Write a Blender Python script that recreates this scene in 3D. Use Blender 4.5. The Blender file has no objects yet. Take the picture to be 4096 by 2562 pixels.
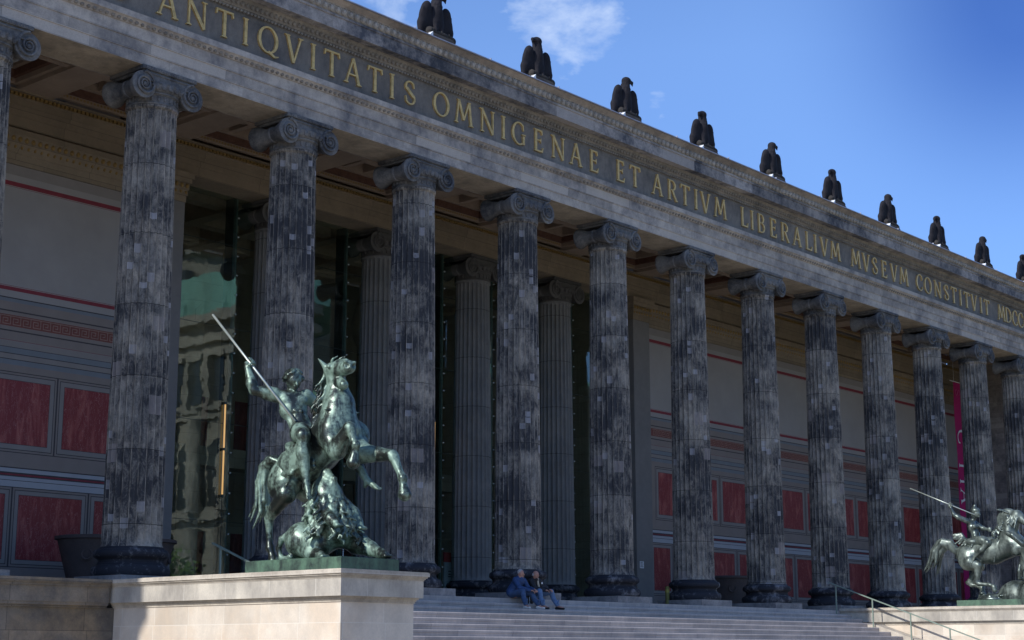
import bpy, math, random
import numpy as np
from mathutils import Vector, Matrix
random.seed(7); rng = np.random.default_rng(7)
SC = bpy.context.scene
COL = SC.collection
PI = math.pi
S = 4.6                     # column spacing

# ------------------------------------------------------------------ mesh helpers
class MB:
    """collects shapes and links them as ONE mesh object"""
    def __init__(self): self.v = []; self.f = []; self.m = []; self.n = 0; self.uv = None
    def add(self, v, f, m=0):
        b = self.n; v = [tuple(p) for p in v]
        self.v += v; self.f += [tuple(i + b for i in q) for q in f]; self.m += [m] * len(f); self.n += len(v)
        return self
    def box(self, x0, x1, y0, y1, z0, z1, m=0):
        v = [(x0,y0,z0),(x1,y0,z0),(x1,y1,z0),(x0,y1,z0),(x0,y0,z1),(x1,y0,z1),(x1,y1,z1),(x0,y1,z1)]
        f = [(0,3,2,1),(4,5,6,7),(0,1,5,4),(1,2,6,5),(2,3,7,6),(3,0,4,7)]
        return self.add(v, f, m)
    def ext(self, prof, x0, x1, m=0, caps=True, axis=0):
        """closed profile (a,z) extruded along x (axis 0: a=y) or along y (axis 1: a=x)"""
        n = len(prof); v = []
        for x in (x0, x1):
            for a, z in prof: v.append((x, a, z) if axis == 0 else (a, x, z))
        ar = sum(prof[i][0]*prof[(i+1)%n][1]-prof[(i+1)%n][0]*prof[i][1] for i in range(n))
        flip = (ar < 0) ^ (axis == 1)
        f = []
        for i in range(n):
            j = (i+1) % n
            q = (i, i+n, j+n, j)
            f.append(q if flip else q[::-1])
        if caps:
            a = tuple(range(n)); b = tuple(range(n, 2*n))
            f += [a[::-1] if not flip else a, b if not flip else b[::-1]]
        return self.add(v, f, m)
    def lathe(self, prof, cx=0, cy=0, n=32, m=0, axis='z', cap=True):
        v = []; f = []
        for r, z in prof:
            for i in range(n):
                a = 2*PI*i/n; c, s = math.cos(a)*r, math.sin(a)*r
                v.append((cx+c, cy+s, z) if axis == 'z' else (cx+c, z, cy-s))
        k = len(prof)
        for j in range(k-1):
            for i in range(n):
                i2 = (i+1) % n
                f.append((j*n+i, j*n+i2, (j+1)*n+i2, (j+1)*n+i))
        if cap: f += [tuple(range(n))[::-1], tuple(range((k-1)*n, k*n))]
        return self.add(v, f, m)
    def tube(self, pts, r, n=8, m=0, cap=True):
        pts = [Vector(p) for p in pts]; k = len(pts)
        rs = r if isinstance(r, (list, tuple)) else [r]*k
        v = []; f = []; up = Vector((0,0,1)); prev = None
        for j, p in enumerate(pts):
            t = (pts[min(j+1,k-1)] - pts[max(j-1,0)]).normalized()
            if prev is None:
                a = t.cross(up)
                if a.length < .1: a = t.cross(Vector((1,0,0)))
            else: a = prev - t*prev.dot(t)
            a.normalize(); prev = a; b = t.cross(a)
            for i in range(n):
                w = 2*PI*i/n; v.append(p + (a*math.cos(w)+b*math.sin(w))*rs[j])
        for j in range(k-1):
            for i in range(n):
                i2 = (i+1) % n
                f.append((j*n+i, j*n+i2, (j+1)*n+i2, (j+1)*n+i))
        if cap: f += [tuple(range(n))[::-1], tuple(range((k-1)*n, k*n))]
        return self.add(v, f, m)
    def ell(self, c, r, nu=10, nv=6, m=0):
        v = [(c[0],c[1],c[2]-r[2])]; f = []
        for j in range(1, nv):
            t = PI*j/nv - PI/2
            for i in range(nu):
                a = 2*PI*i/nu
                v.append((c[0]+r[0]*math.cos(t)*math.cos(a), c[1]+r[1]*math.cos(t)*math.sin(a), c[2]+r[2]*math.sin(t)))
        v.append((c[0],c[1],c[2]+r[2])); L = len(v)-1
        for i in range(nu):
            i2 = (i+1) % nu
            f.append((0, 1+i2, 1+i)); f.append((L, 1+(nv-2)*nu+i, 1+(nv-2)*nu+i2))
            for j in range(nv-2):
                a = 1+j*nu
                f.append((a+i, a+i2, a+nu+i2, a+nu+i))
        return self.add(v, f, m)
    def build(self, name, mat, parent=None, smooth=False, angle=None):
        me = bpy.data.meshes.new(name); me.from_pydata(self.v, [], self.f)
        for mm in (mat if isinstance(mat, (list, tuple)) else [mat]): me.materials.append(mm)
        if any(self.m): me.polygons.foreach_set('material_index', self.m)
        if smooth: me.polygons.foreach_set('use_smooth', [True]*len(me.polygons))
        me.update()
        o = bpy.data.objects.new(name, me); COL.objects.link(o)
        if parent: o.parent = parent
        if smooth and angle:
            bpy.context.view_layer.objects.active = o
            try: me.set_sharp_from_angle(angle=math.radians(angle))
            except Exception: pass
        return o

def tag(o, label=None, cat=None, group=None, kind=None):
    if label: o['label'] = label
    if cat: o['category'] = cat
    if group: o['group'] = group
    if kind: o['kind'] = kind
    return o
def empty(name, loc=(0,0,0), parent=None):
    o = bpy.data.objects.new(name, None); COL.objects.link(o); o.location = loc; o.empty_display_size = .2
    if parent: o.parent = parent
    return o
def copy_tree(o, parent=None):
    c = o.copy(); COL.objects.link(c); c.parent = parent
    for ch in list(o.children): copy_tree(ch, c)
    return c

# ------------------------------------------------------------------ signed distance sculpting
class SDF:
    def __init__(self): self.p = []
    def cone(self, a, b, ra, rb=None, k=.05, neg=False):
        self.p.append(('c', np.array(a, float), np.array(b, float), ra, ra if rb is None else rb, k, neg)); return self
    def chain(self, pts, rs, k=.05):
        for i in range(len(pts)-1): self.cone(pts[i], pts[i+1], rs[i], rs[i+1], k)
        return self
    def ell(self, c, r, rot=None, k=.05, neg=False):
        R = np.eye(3)
        if rot is not None:
            from mathutils import Euler
            R = np.array(Euler([math.radians(q) for q in rot]).to_matrix())
        self.p.append(('e', np.array(c, float), np.array(r, float), R, None, k, neg)); return self
    def field(self, h, pad=None, noise=0):
        lo = np.full(3, 1e9); hi = -lo
        for q in self.p:
            if q[6]: continue
            if q[0] == 'c':
                r = max(q[3], q[4]); pts = (q[1]-r, q[2]-r, q[1]+r, q[2]+r)
            else:
                r = q[2].max(); pts = (q[1]-r, q[1]+r)
            for p in pts: lo = np.minimum(lo, p); hi = np.maximum(hi, p)
        lo -= 3*h+.03; hi += 3*h+.03
        n = np.ceil((hi-lo)/h).astype(int)+1
        F = np.full(tuple(n), .5, np.float32)
        for q in self.p:
            k = q[5]; mar = k+2*h
            if q[0] == 'c':
                r = max(q[3], q[4]); a = np.minimum(q[1], q[2])-r-mar; b = np.maximum(q[1], q[2])+r+mar
            else:
                r = q[2].max(); a = q[1]-r-mar; b = q[1]+r+mar
            i0 = np.clip(np.floor((a-lo)/h).astype(int), 0, n-1); i1 = np.clip(np.ceil((b-lo)/h).astype(int)+1, 1, n)
            if np.any(i1 <= i0): continue
            X, Y, Z = np.meshgrid(*[lo[d]+h*np.arange(i0[d], i1[d]) for d in range(3)], indexing='ij')
            P = np.stack([X, Y, Z], -1)
            if q[0] == 'c':
                ba = q[2]-q[1]; l2 = max(ba@ba, 1e-9); pa = P-q[1]
                t = np.clip((pa@ba)/l2, 0, 1)
                d = np.sqrt(((pa-t[...,None]*ba)**2).sum(-1))-(q[3]+(q[4]-q[3])*t)
            else:
                w = (P-q[1])@q[3]; k0 = np.sqrt(((w/q[2])**2).sum(-1)); k1 = np.sqrt(((w/q[2]**2)**2).sum(-1))+1e-9
                d = k0*(k0-1)/k1
            sl = tuple(slice(i0[x], i1[x]) for x in range(3)); G = F[sl]
            if q[6]:
                d = -d; hh = np.maximum(k-np.abs(G-d), 0)/k; F[sl] = np.maximum(G, d)+hh*hh*k*.25
            else:
                hh = np.maximum(k-np.abs(G-d), 0)/k; F[sl] = np.minimum(G, d)-hh*hh*k*.25
        if noise:
            g = [lo[x]+h*np.arange(n[x]) for x in range(3)]
            F += (noise*(np.sin(g[0]*23+1)[:,None,None]*np.sin(g[1]*27)[None,:,None]+np.sin(g[2]*21+2)[None,None,:]*np.sin(g[0]*31)[:,None,None])).astype(np.float32)
        return F, lo
    def build(self, name, mat, parent=None, h=.025, noise=0):
        F, lo = self.field(h, noise=noise)
        V, Q = nets(F); V = V*h+lo
        me = bpy.data.meshes.new(name)
        me.vertices.add(len(V)); me.vertices.foreach_set('co', V.ravel().astype(np.float32))
        me.loops.add(len(Q)*4); me.loops.foreach_set('vertex_index', Q.ravel().astype(np.int32))
        me.polygons.add(len(Q)); me.polygons.foreach_set('loop_start', np.arange(0, len(Q)*4, 4, dtype=np.int32))
        me.polygons.foreach_set('loop_total', np.full(len(Q), 4, np.int32))
        me.polygons.foreach_set('use_smooth', np.ones(len(Q), bool))
        me.materials.append(mat); me.update(calc_edges=True); me.validate()
        o = bpy.data.objects.new(name, me); COL.objects.link(o)
        if parent: o.parent = parent
        return o

def nets(F):
    s = F < 0; n = np.array(F.shape); c = n-1
    acc = np.zeros((c.prod(), 3)); cnt = np.zeros(c.prod()); quads = []
    cid = lambda I: (I[0]*c[1]+I[1])*c[2]+I[2]
    for ax in range(3):
        A = [slice(None)]*3; B = [slice(None)]*3; A[ax] = slice(None, -1); B[ax] = slice(1, None)
        a, b = F[tuple(A)], F[tuple(B)]; ch = s[tuple(A)] != s[tuple(B)]
        I = np.array(np.nonzero(ch)); u, w = [x for x in range(3) if x != ax]
        ok = (I[u] > 0) & (I[u] < n[u]-1) & (I[w] > 0) & (I[w] < n[w]-1); I = I[:, ok]
        av = a[tuple(I)]; bv = b[tuple(I)]; t = av/(av-bv)
        pos = I.astype(float).copy(); pos[ax] += t
        ids = []
        for du, dw in ((-1,-1),(0,-1),(0,0),(-1,0)):
            J = I.copy(); J[u] += du; J[w] += dw; k = cid(J); ids.append(k)
            for d in range(3): acc[:, d] += np.bincount(k, pos[d], minlength=len(acc))
            cnt += np.bincount(k, minlength=len(cnt))
        Qd = np.stack(ids, 1); flip = (av < 0)
        if ax == 1: flip = ~flip
        Qd[~flip] = Qd[~flip][:, ::-1]
        quads.append(Qd)
    Q = np.concatenate(quads); used = np.nonzero(cnt > 0)[0]; mp = np.full(len(cnt), -1); mp[used] = np.arange(len(used))
    return acc[used]/cnt[used][:, None], mp[Q]
# ------------------------------------------------------------------ materials
def newmat(name):
    m = bpy.data.materials.new(name); m.use_nodes = True; nt = m.node_tree; nt.nodes.clear()
    out = nt.nodes.new('ShaderNodeOutputMaterial'); b = nt.nodes.new('ShaderNodeBsdfPrincipled')
    nt.links.new(b.outputs[0], out.inputs[0]); return m, nt, b, out
class G:
    """tiny node-graph helper"""
    def __init__(s, nt): s.nt = nt
    def n(s, t, ins=None, **kw):
        nd = s.nt.nodes.new('ShaderNode'+t)
        for k, v in kw.items(): setattr(nd, k, v)
        for k, v in (ins or {}).items():
            if isinstance(v, bpy.types.NodeSocket): s.nt.links.new(v, nd.inputs[k])
            else: nd.inputs[k].default_value = v
        return nd
    def math(s, op, a, b=None, c=None, clamp=False):
        nd = s.n('Math', operation=op); nd.use_clamp = clamp
        for i, v in enumerate((a, b, c)):
            if v is None: continue
            if isinstance(v, bpy.types.NodeSocket): s.nt.links.new(v, nd.inputs[i])
            else: nd.inputs[i].default_value = v
        return nd.outputs[0]
    def mix(s, f, a, b, mode='MIX'):
        nd = s.n('Mix', data_type='RGBA', blend_type=mode)
        for i, v in ((0, f), (6, a), (7, b)):
            if isinstance(v, bpy.types.NodeSocket): s.nt.links.new(v, nd.inputs[i])
            else: nd.inputs[i].default_value = (*v, 1) if isinstance(v, tuple) and len(v) == 3 else v
        return nd.outputs[2]
    def ramp(s, f, lo, hi):
        return s.n('MapRange', {0: f, 1: lo, 2: hi}).outputs[0]
    def noise(s, vec, scale, detail=5, rough=.6, dist=0):
        return s.n('TexNoise', {'Vector': vec, 'Scale': scale, 'Detail': detail, 'Roughness': rough, 'Distortion': dist}).outputs[0]
    def coord(s, stretch=(1,1,1), rnd=False, kind='Object'):
        tc = s.n('TexCoord').outputs[kind]
        if rnd:
            oi = s.n('ObjectInfo')
            tc = s.n('VectorMath', {0: tc, 1: oi.outputs['Location']}, operation='ADD').outputs[0]
        return s.n('Mapping', {'Vector': tc, 'Scale': stretch}).outputs[0]
def flat(name, col, rough=.7, metal=0, var=.15, vs=6, bump=0, spec=.5):
    m, nt, b, out = newmat(name); g = G(nt); c = g.coord()
    nz = g.noise(c, vs); f = g.ramp(nz, .3, .7)
    lo = tuple(x*(1-var) for x in col); hi = tuple(min(1, x*(1+var)) for x in col)
    nt.links.new(g.mix(f, lo, hi), b.inputs['Base Color'])
    b.inputs['Roughness'].default_value = rough; b.inputs['Metallic'].default_value = metal
    b.inputs['Specular IOR Level'].default_value = spec
    if bump:
        bp = g.n('Bump', {'Strength': bump, 'Distance': .02, 'Height': g.noise(c, vs*4)}); nt.links.new(bp.outputs[0], b.inputs['Normal'])
    return m
def stone(name, light, dark, lo=.4, hi=.62, block=None, bvar=.25, streak=(1,1,1), scale=.7, rnd=False, mid=None, joint=.25, patch=.0, fine=5, bump=.25, uv=False):
    """weathered stone: soot over pale stone, block joints, per block tone"""
    m, nt, b, out = newmat(name); g = G(nt)
    c = g.coord((1,1,1), rnd); cs = g.coord(streak, rnd)
    n1 = g.noise(cs, scale, 7, .65); n2 = g.noise(cs, fine, 6, .7); n3 = g.noise(c, 28, 3, .7)
    f = g.math('ADD', g.math('MULTIPLY', n1, .62), g.math('MULTIPLY', n2, .38))
    f = g.ramp(f, lo, hi)
    base = light
    if mid: base = g.mix(g.ramp(g.noise(c, .9, 3), .42, .62), light, mid)
    col = g.mix(f, base, dark)
    if block:
        w, h = block; sx = g.n('SeparateXYZ', {0: c}); X = g.math('ADD', sx.outputs[0], sx.outputs[1]); Z = sx.outputs[2]
        rz = g.math('FLOOR', g.math('DIVIDE', Z, h)); off = g.n('TexWhiteNoise', {'W': rz}, noise_dimensions='1D').outputs[0]
        xx = g.math('ADD', g.math('DIVIDE', X, w), off); rx = g.math('FLOOR', xx)
        wn = g.n('TexWhiteNoise', {'Vector': g.n('CombineXYZ', {0: rx, 1: rz}).outputs[0]}, noise_dimensions='2D')
        tone = g.ramp(wn.outputs[0], 0, 1); tone = g.math('MULTIPLY_ADD', tone, 2*bvar, 1-bvar)
        col = g.mix(1., col, g.n('CombineColor', {0: tone, 1: tone, 2: tone}).outputs[0], 'MULTIPLY')
        if patch:
            pf = g.math('GREATER_THAN', wn.outputs[0], 1-patch); col = g.mix(g.math('MULTIPLY', pf, .75), col, light)
        if joint:
            fx = g.math('ABSOLUTE', g.math('SUBTRACT', g.math('FRACT', xx), .5)); fz = g.math('ABSOLUTE', g.math('SUBTRACT', g.math('FRACT', g.math('DIVIDE', Z, h)), .5))
            j = g.math('MAXIMUM', g.math('GREATER_THAN', fx, .5-.007/w), g.math('GREATER_THAN', fz, .5-.007/h))
            col = g.mix(g.math('MULTIPLY', j, abs(joint)), col, (.012,.012,.014) if joint > 0 else (.7,.68,.62))
    col = g.mix(g.math('MULTIPLY', g.ramp(n3, .3, .8), .35), col, dark)
    nt.links.new(col, b.inputs['Base Color']); b.inputs['Roughness'].default_value = .85
    b.inputs['Specular IOR Level'].default_value = .3
    bp = g.n('Bump', {'Strength': bump, 'Distance': .03, 'Height': g.math('ADD', n2, g.math('MULTIPLY', n3, .5))}); nt.links.new(bp.outputs[0], b.inputs['Normal'])
    return m
def shaft_mat(name, light, dark, lo, hi, patches=True):
    m, nt, b, out = newmat(name); g = G(nt)
    c = g.coord((1,1,1), True); cs = g.coord((1.,1.,.42), True); uv = g.n('UVMap').outputs[0]
    su = g.n('SeparateXYZ', {0: uv}); U = su.outputs[0]; V = su.outputs[1]
    oi = g.n('ObjectInfo'); loc = g.n('SeparateXYZ', {0: oi.outputs['Location']}); rn = g.math('FRACT', g.math('MULTIPLY', loc.outputs[0], .3719))
    fu = g.math('FLOOR', U)
    # each drum of the shaft has its own tone and soot
    dv = g.math('ADD', g.math('DIVIDE', V, 1.72), rn); dr = g.math('FLOOR', dv)
    seed = g.math('MULTIPLY', rn, 97.)
    wd = g.n('TexWhiteNoise', {'Vector': g.n('CombineXYZ', {0: dr, 1: seed}).outputs[0]}, noise_dimensions='2D')
    wf = g.n('TexWhiteNoise', {'Vector': g.n('CombineXYZ', {0: fu, 1: g.math('ADD', seed, dr)}).outputs[0]}, noise_dimensions='2D')
    n1 = g.noise(c, .8, 4, .6); n2 = g.noise(cs, 5.5, 8, .76, .9); n3 = g.noise(c, 24, 4, .8)
    f = g.math('ADD', g.math('ADD', g.math('MULTIPLY', n1, .42), g.math('MULTIPLY', n2, .42)), g.math('MULTIPLY', n3, .16))
    f = g.math('ADD', f, g.math('MULTIPLY', g.math('SUBTRACT', wd.outputs[0], .5), .05))
    f = g.ramp(f, lo, hi)
    lt = g.mix(g.ramp(g.noise(c, 1.3, 3), .4, .65), light, tuple(x*y for x, y in zip(light, (.78,.82,.88))))
    col = g.mix(f, lt, dark)
    for (uw, vh, thr, cc, se) in ((1., .19, .980, (.36,.36,.38), 3.), (1., .27, .979, (.33,.32,.33), 11.), (2., .5, .972, (.27,.24,.23), 23.)) if patches else ():
        cu = g.math('FLOOR', g.math('DIVIDE', g.math('ADD', U, se), uw)); vv = g.math('ADD', g.math('DIVIDE', V, vh), g.n('TexWhiteNoise', {'W': g.math('ADD', cu, se)}, noise_dimensions='1D').outputs[0])
        cv = g.math('FLOOR', vv); fr = g.math('FRACT', vv)
        w = g.n('TexWhiteNoise', {'Vector': g.n('CombineXYZ', {0: cu, 1: cv, 2: g.math('ADD', seed, se)}).outputs[0]}, noise_dimensions='3D')
        size = g.math('LESS_THAN', fr, g.math('MULTIPLY_ADD', w.outputs[0], 9., -8.1))
        msk = g.math('MULTIPLY', g.math('GREATER_THAN', w.outputs[0], thr), size)
        edge = g.math('GREATER_THAN', g.math('ABSOLUTE', g.math('SUBTRACT', g.math('FRACT', g.math('DIVIDE', g.math('ADD', U, se), uw)), .5)), .5-.06/uw)
        cc2 = g.mix(edge, cc, tuple(min(1, x*1.45) for x in cc))
        col = g.mix(g.math('MULTIPLY', msk, g.math('MULTIPLY', g.ramp(n2, .25, .55), .7)), col, cc2)
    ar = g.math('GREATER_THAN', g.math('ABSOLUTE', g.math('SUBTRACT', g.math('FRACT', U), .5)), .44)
    flute_light = g.math('MULTIPLY', ar, g.ramp(g.noise(cs, 5., 4, .6), .38, .62))  # flute edges lightened, painted light so the fluting shows
    col = g.mix(g.math('MULTIPLY', flute_light, .5), col, tuple(x*1.25 for x in light))
    jn = g.math('LESS_THAN', g.math('FRACT', dv), .009)
    col = g.mix(g.math('MULTIPLY', jn, .8), col, (.006,.006,.008))
    nt.links.new(col, b.inputs['Base Color']); b.inputs['Roughness'].default_value = .85; b.inputs['Specular IOR Level'].default_value = .3
    bp = g.n('Bump', {'Strength': .35, 'Distance': .03, 'Height': g.math('ADD', n2, n3)}); nt.links.new(bp.outputs[0], b.inputs['Normal'])
    return m
def bronze(name, green, dark, f0=.42, f1=.62, rough=.38, metal=.55):
    m, nt, b, out = newmat(name); g = G(nt); c = g.coord(); cs = g.coord((1,1,.4))
    n1 = g.noise(cs, 2.6, 6, .6, .8); n2 = g.noise(c, 14, 5, .7)
    f = g.ramp(g.math('ADD', g.math('MULTIPLY', n1, .7), g.math('MULTIPLY', n2, .3)), f0, f1)
    nt.links.new(g.mix(f, dark, green), b.inputs['Base Color'])
    nt.links.new(g.ramp(f, -.2, 1.), b.inputs['Roughness'])
    r = g.n('MapRange', {0: f, 3: rough-.06, 4: rough+.16}).outputs[0]; nt.links.new(r, b.inputs['Roughness'])
    mt = g.n('MapRange', {0: f, 3: metal+.2, 4: metal-.25}).outputs[0]; nt.links.new(mt, b.inputs['Metallic'])
    bp = g.n('Bump', {'Strength': .15, 'Distance': .02, 'Height': g.noise(c, 20, 4)}); nt.links.new(bp.outputs[0], b.inputs['Normal'])
    return m
M = {}
SAND = (.30,.265,.245); SOOT = (.022,.024,.032)
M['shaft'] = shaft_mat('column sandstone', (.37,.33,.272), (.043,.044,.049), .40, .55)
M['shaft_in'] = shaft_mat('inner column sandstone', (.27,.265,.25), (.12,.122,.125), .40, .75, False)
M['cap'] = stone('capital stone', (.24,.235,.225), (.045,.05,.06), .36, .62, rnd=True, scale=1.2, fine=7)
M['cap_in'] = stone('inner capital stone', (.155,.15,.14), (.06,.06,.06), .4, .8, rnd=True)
M['base'] = stone('column base stone', (.34,.33,.34), (.024,.026,.034), .29, .50, rnd=True, scale=2.2, fine=7)
M['plinth'] = stone('plinth stone', (.38,.35,.33), (.09,.092,.10), .42, .66, rnd=True, scale=1)
M['arch'] = stone('architrave stone', (.49,.445,.39), (.13,.13,.14), .40, .66, block=(2.3,.28), bvar=.16, streak=(1,1,1), scale=1.1, patch=.05, fine=4)
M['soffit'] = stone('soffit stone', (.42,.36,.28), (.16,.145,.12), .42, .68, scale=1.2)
M['frieze'] = stone('frieze stone', (.27,.245,.21), (.08,.078,.078), .36, .68, scale=.9, streak=(1,1,.6), block=(3.1,1.2), bvar=.1, joint=.15)
M['corona'] = stone('cornice stone', (.40,.37,.345), (.06,.065,.08), .40, .60, block=(1.9,20.), bvar=.3, patch=.07, scale=.55)
M['mould'] = stone('moulding stone', (.31,.28,.24), (.09,.088,.085), .4, .7, scale=1.2)
M['egg'] = stone('egg moulding stone', (.44,.405,.355), (.09,.09,.085), .46, .74, scale=.8)
M['sima'] = stone('gutter stone', (.38,.32,.26), (.10,.09,.085), .4, .7, scale=.8, block=(1.6,20.), bvar=.2)
M['zinc'] = flat('zinc sheet', (.30,.31,.36), .45, .5, .2, 3)
M['white'] = flat('white metal sheet', (.75,.78,.8), .5)
M['gold'] = flat('gilded bronze', (.62,.43,.17), .45, .4, .3, 7, .2)
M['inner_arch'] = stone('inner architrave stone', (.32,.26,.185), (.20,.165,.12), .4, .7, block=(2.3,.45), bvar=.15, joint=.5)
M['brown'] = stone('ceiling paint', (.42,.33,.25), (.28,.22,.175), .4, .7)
M['redbrown'] = flat('painted coffer', (.13,.065,.045), .8, 0, .3)
M['bead'] = flat('gilded beads', (.33,.22,.08), .5, .3)
M['dark'] = flat('dark paint', (.045,.035,.03), .8)
M['grey'] = stone('anta stucco', (.25,.24,.23), (.19,.187,.182), .4, .7, bump=.05)
M['plaster'] = flat('cream plaster', (.36,.34,.32), .8, 0, .06, 1.2)
M['tan'] = flat('tan plaster', (.275,.235,.21), .8, 0, .06, 2)
M['ltan'] = flat('grey tan border', (.29,.265,.245), .8, 0, .06, 2)
M['pblue'] = flat('grey blue band', (.21,.235,.255), .8, 0, .06, 2)
M['pwhite'] = flat('pale ledge', (.42,.44,.47), .8, 0, .04, 2)
M['line'] = flat('dark line', (.06,.055,.06), .8)
M['bred'] = flat('red line', (.24,.03,.045), .7)
M['keyred'] = flat('meander red', (.22,.075,.06), .8)
M['keytan'] = flat('meander tan', (.33,.22,.18), .8)
m, nt, b, out = newmat('red marble'); g = G(nt); M['red'] = m
c = g.coord((1,1,1)); mp = g.n('Mapping', {'Vector': c, 'Rotation': (0, .5, 0), 'Scale': (2.0, 1, .5)}).outputs[0]
nz = g.noise(mp, 1.4, 8, .62, 1.2); f = g.ramp(nz, .5, .66)
cl = g.mix(f, (.25,.028,.033), (.46,.12,.10)); nz2 = g.noise(mp, 3, 6, .6, 2.)
cl = g.mix(g.math('MULTIPLY', g.math('LESS_THAN', g.math('ABSOLUTE', g.math('SUBTRACT', nz2, .5)), .006), .5), cl, (.6,.35,.3))
nt.links.new(cl, b.inputs['Base Color']); b.inputs['Roughness'].default_value = .5
M['pod'] = stone('podium ashlar', (.67,.60,.505), (.40,.365,.32), .42, .78, block=(1.15,.47), bvar=.13, joint=-.6, scale=.5, fine=2, mid=(.60,.50,.39), bump=.12, streak=(1,1,.7))
M['podfr'] = stone('podium frieze stone', (.60,.56,.48), (.24,.225,.205), .38, .66, block=(1.35,20.), bvar=.1, joint=-.5, scale=1.1, fine=2.5, streak=(1,1,.45), bump=.12)
M['podcap'] = stone('podium cap', (.55,.50,.42), (.20,.175,.15), .42, .75, block=(1.6,20.), bvar=.08, joint=-.3, scale=1, bump=.12, streak=(1,1,.6))
M['podold'] = stone('old podium ashlar', (.24,.215,.18), (.05,.052,.056), .36, .66, block=(1.9,.52), bvar=.22, joint=.5, scale=.7, fine=2.5, bump=.2, mid=(.34,.27,.18))
M['step'] = stone('granite step', (.54,.48,.435), (.30,.28,.275), .36, .7, block=(2.1,20.), bvar=.1, joint=.4, scale=1.4, fine=9, streak=(1,1,.3), bump=.1)
M['floor'] = stone('portico floor', (.36,.34,.32), (.2,.19,.19), .4, .7, block=(1.2,20.), joint=.3)
M['steel'] = flat('dark steel', (.05,.07,.068), .4, .6)
M['rail'] = flat('pale green painted rail', (.21,.27,.23), .45, .2, .1)
M['bronze'] = bronze('green patina bronze', (.19,.285,.235), (.042,.052,.048), .44, .58)
M['bronze2'] = bronze('grey patina bronze', (.165,.205,.185), (.075,.095,.09), rough=.36)
M['bplinth'] = bronze('bronze plate', (.08,.155,.105), (.04,.055,.055), .35, .6, .5, .35)
M['eagle'] = stone('dark eagle stone', (.017,.016,.021), (.008,.008,.012), .4, .65, rnd=True, scale=3, fine=12)
M['eaglebase'] = stone('eagle base stone', (.06,.054,.046), (.022,.02,.021), .4, .65, rnd=True, scale=3)
m, nt, b, out = newmat('window glass'); g = G(nt); M['glass'] = m
gl = g.n('BsdfGlossy', {'Color': (.88,.95,.92,1), 'Roughness': .0}); tr = g.n('BsdfTransparent', {'Color': (.84,.9,.87,1)})
bp = g.n('Bump', {'Strength': .03, 'Distance': .05, 'Height': g.noise(g.coord((1,1,1)), 1.1, 3, .5)}); nt.links.new(bp.outputs[0], gl.inputs['Normal'])
M['hall'] = stone('hall stone', (.62,.54,.43), (.44,.38,.30), .4, .7, block=(1.6,.7), bvar=.1, joint=.4); M['hallc'] = flat('hall ceiling beam', (.60,.46,.35), .8); M['hallr'] = flat('hall coffer', (.34,.22,.16), .8); M['spear'] = flat('bright worn bronze', (.42,.47,.43), .38, .6, .15, 9)
fr = g.n('LayerWeight', {'Blend': .5}).outputs['Facing']; fr = g.math('MULTIPLY_ADD', g.math('POWER', fr, 5.), .93, .085, clamp=True)
mx = g.n('MixShader', {0: fr, 1: tr.outputs[0], 2: gl.outputs[0]}); nt.links.new(mx.outputs[0], out.inputs[0])
# ------------------------------------------------------------------ the museum
XL, XR = -20.4, 61.8
mus = empty('museum_building', (0, 0, 0))
tag(mus, 'long classical stone museum with a row of fluted ionic columns and gold lettering', 'building')

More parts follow.
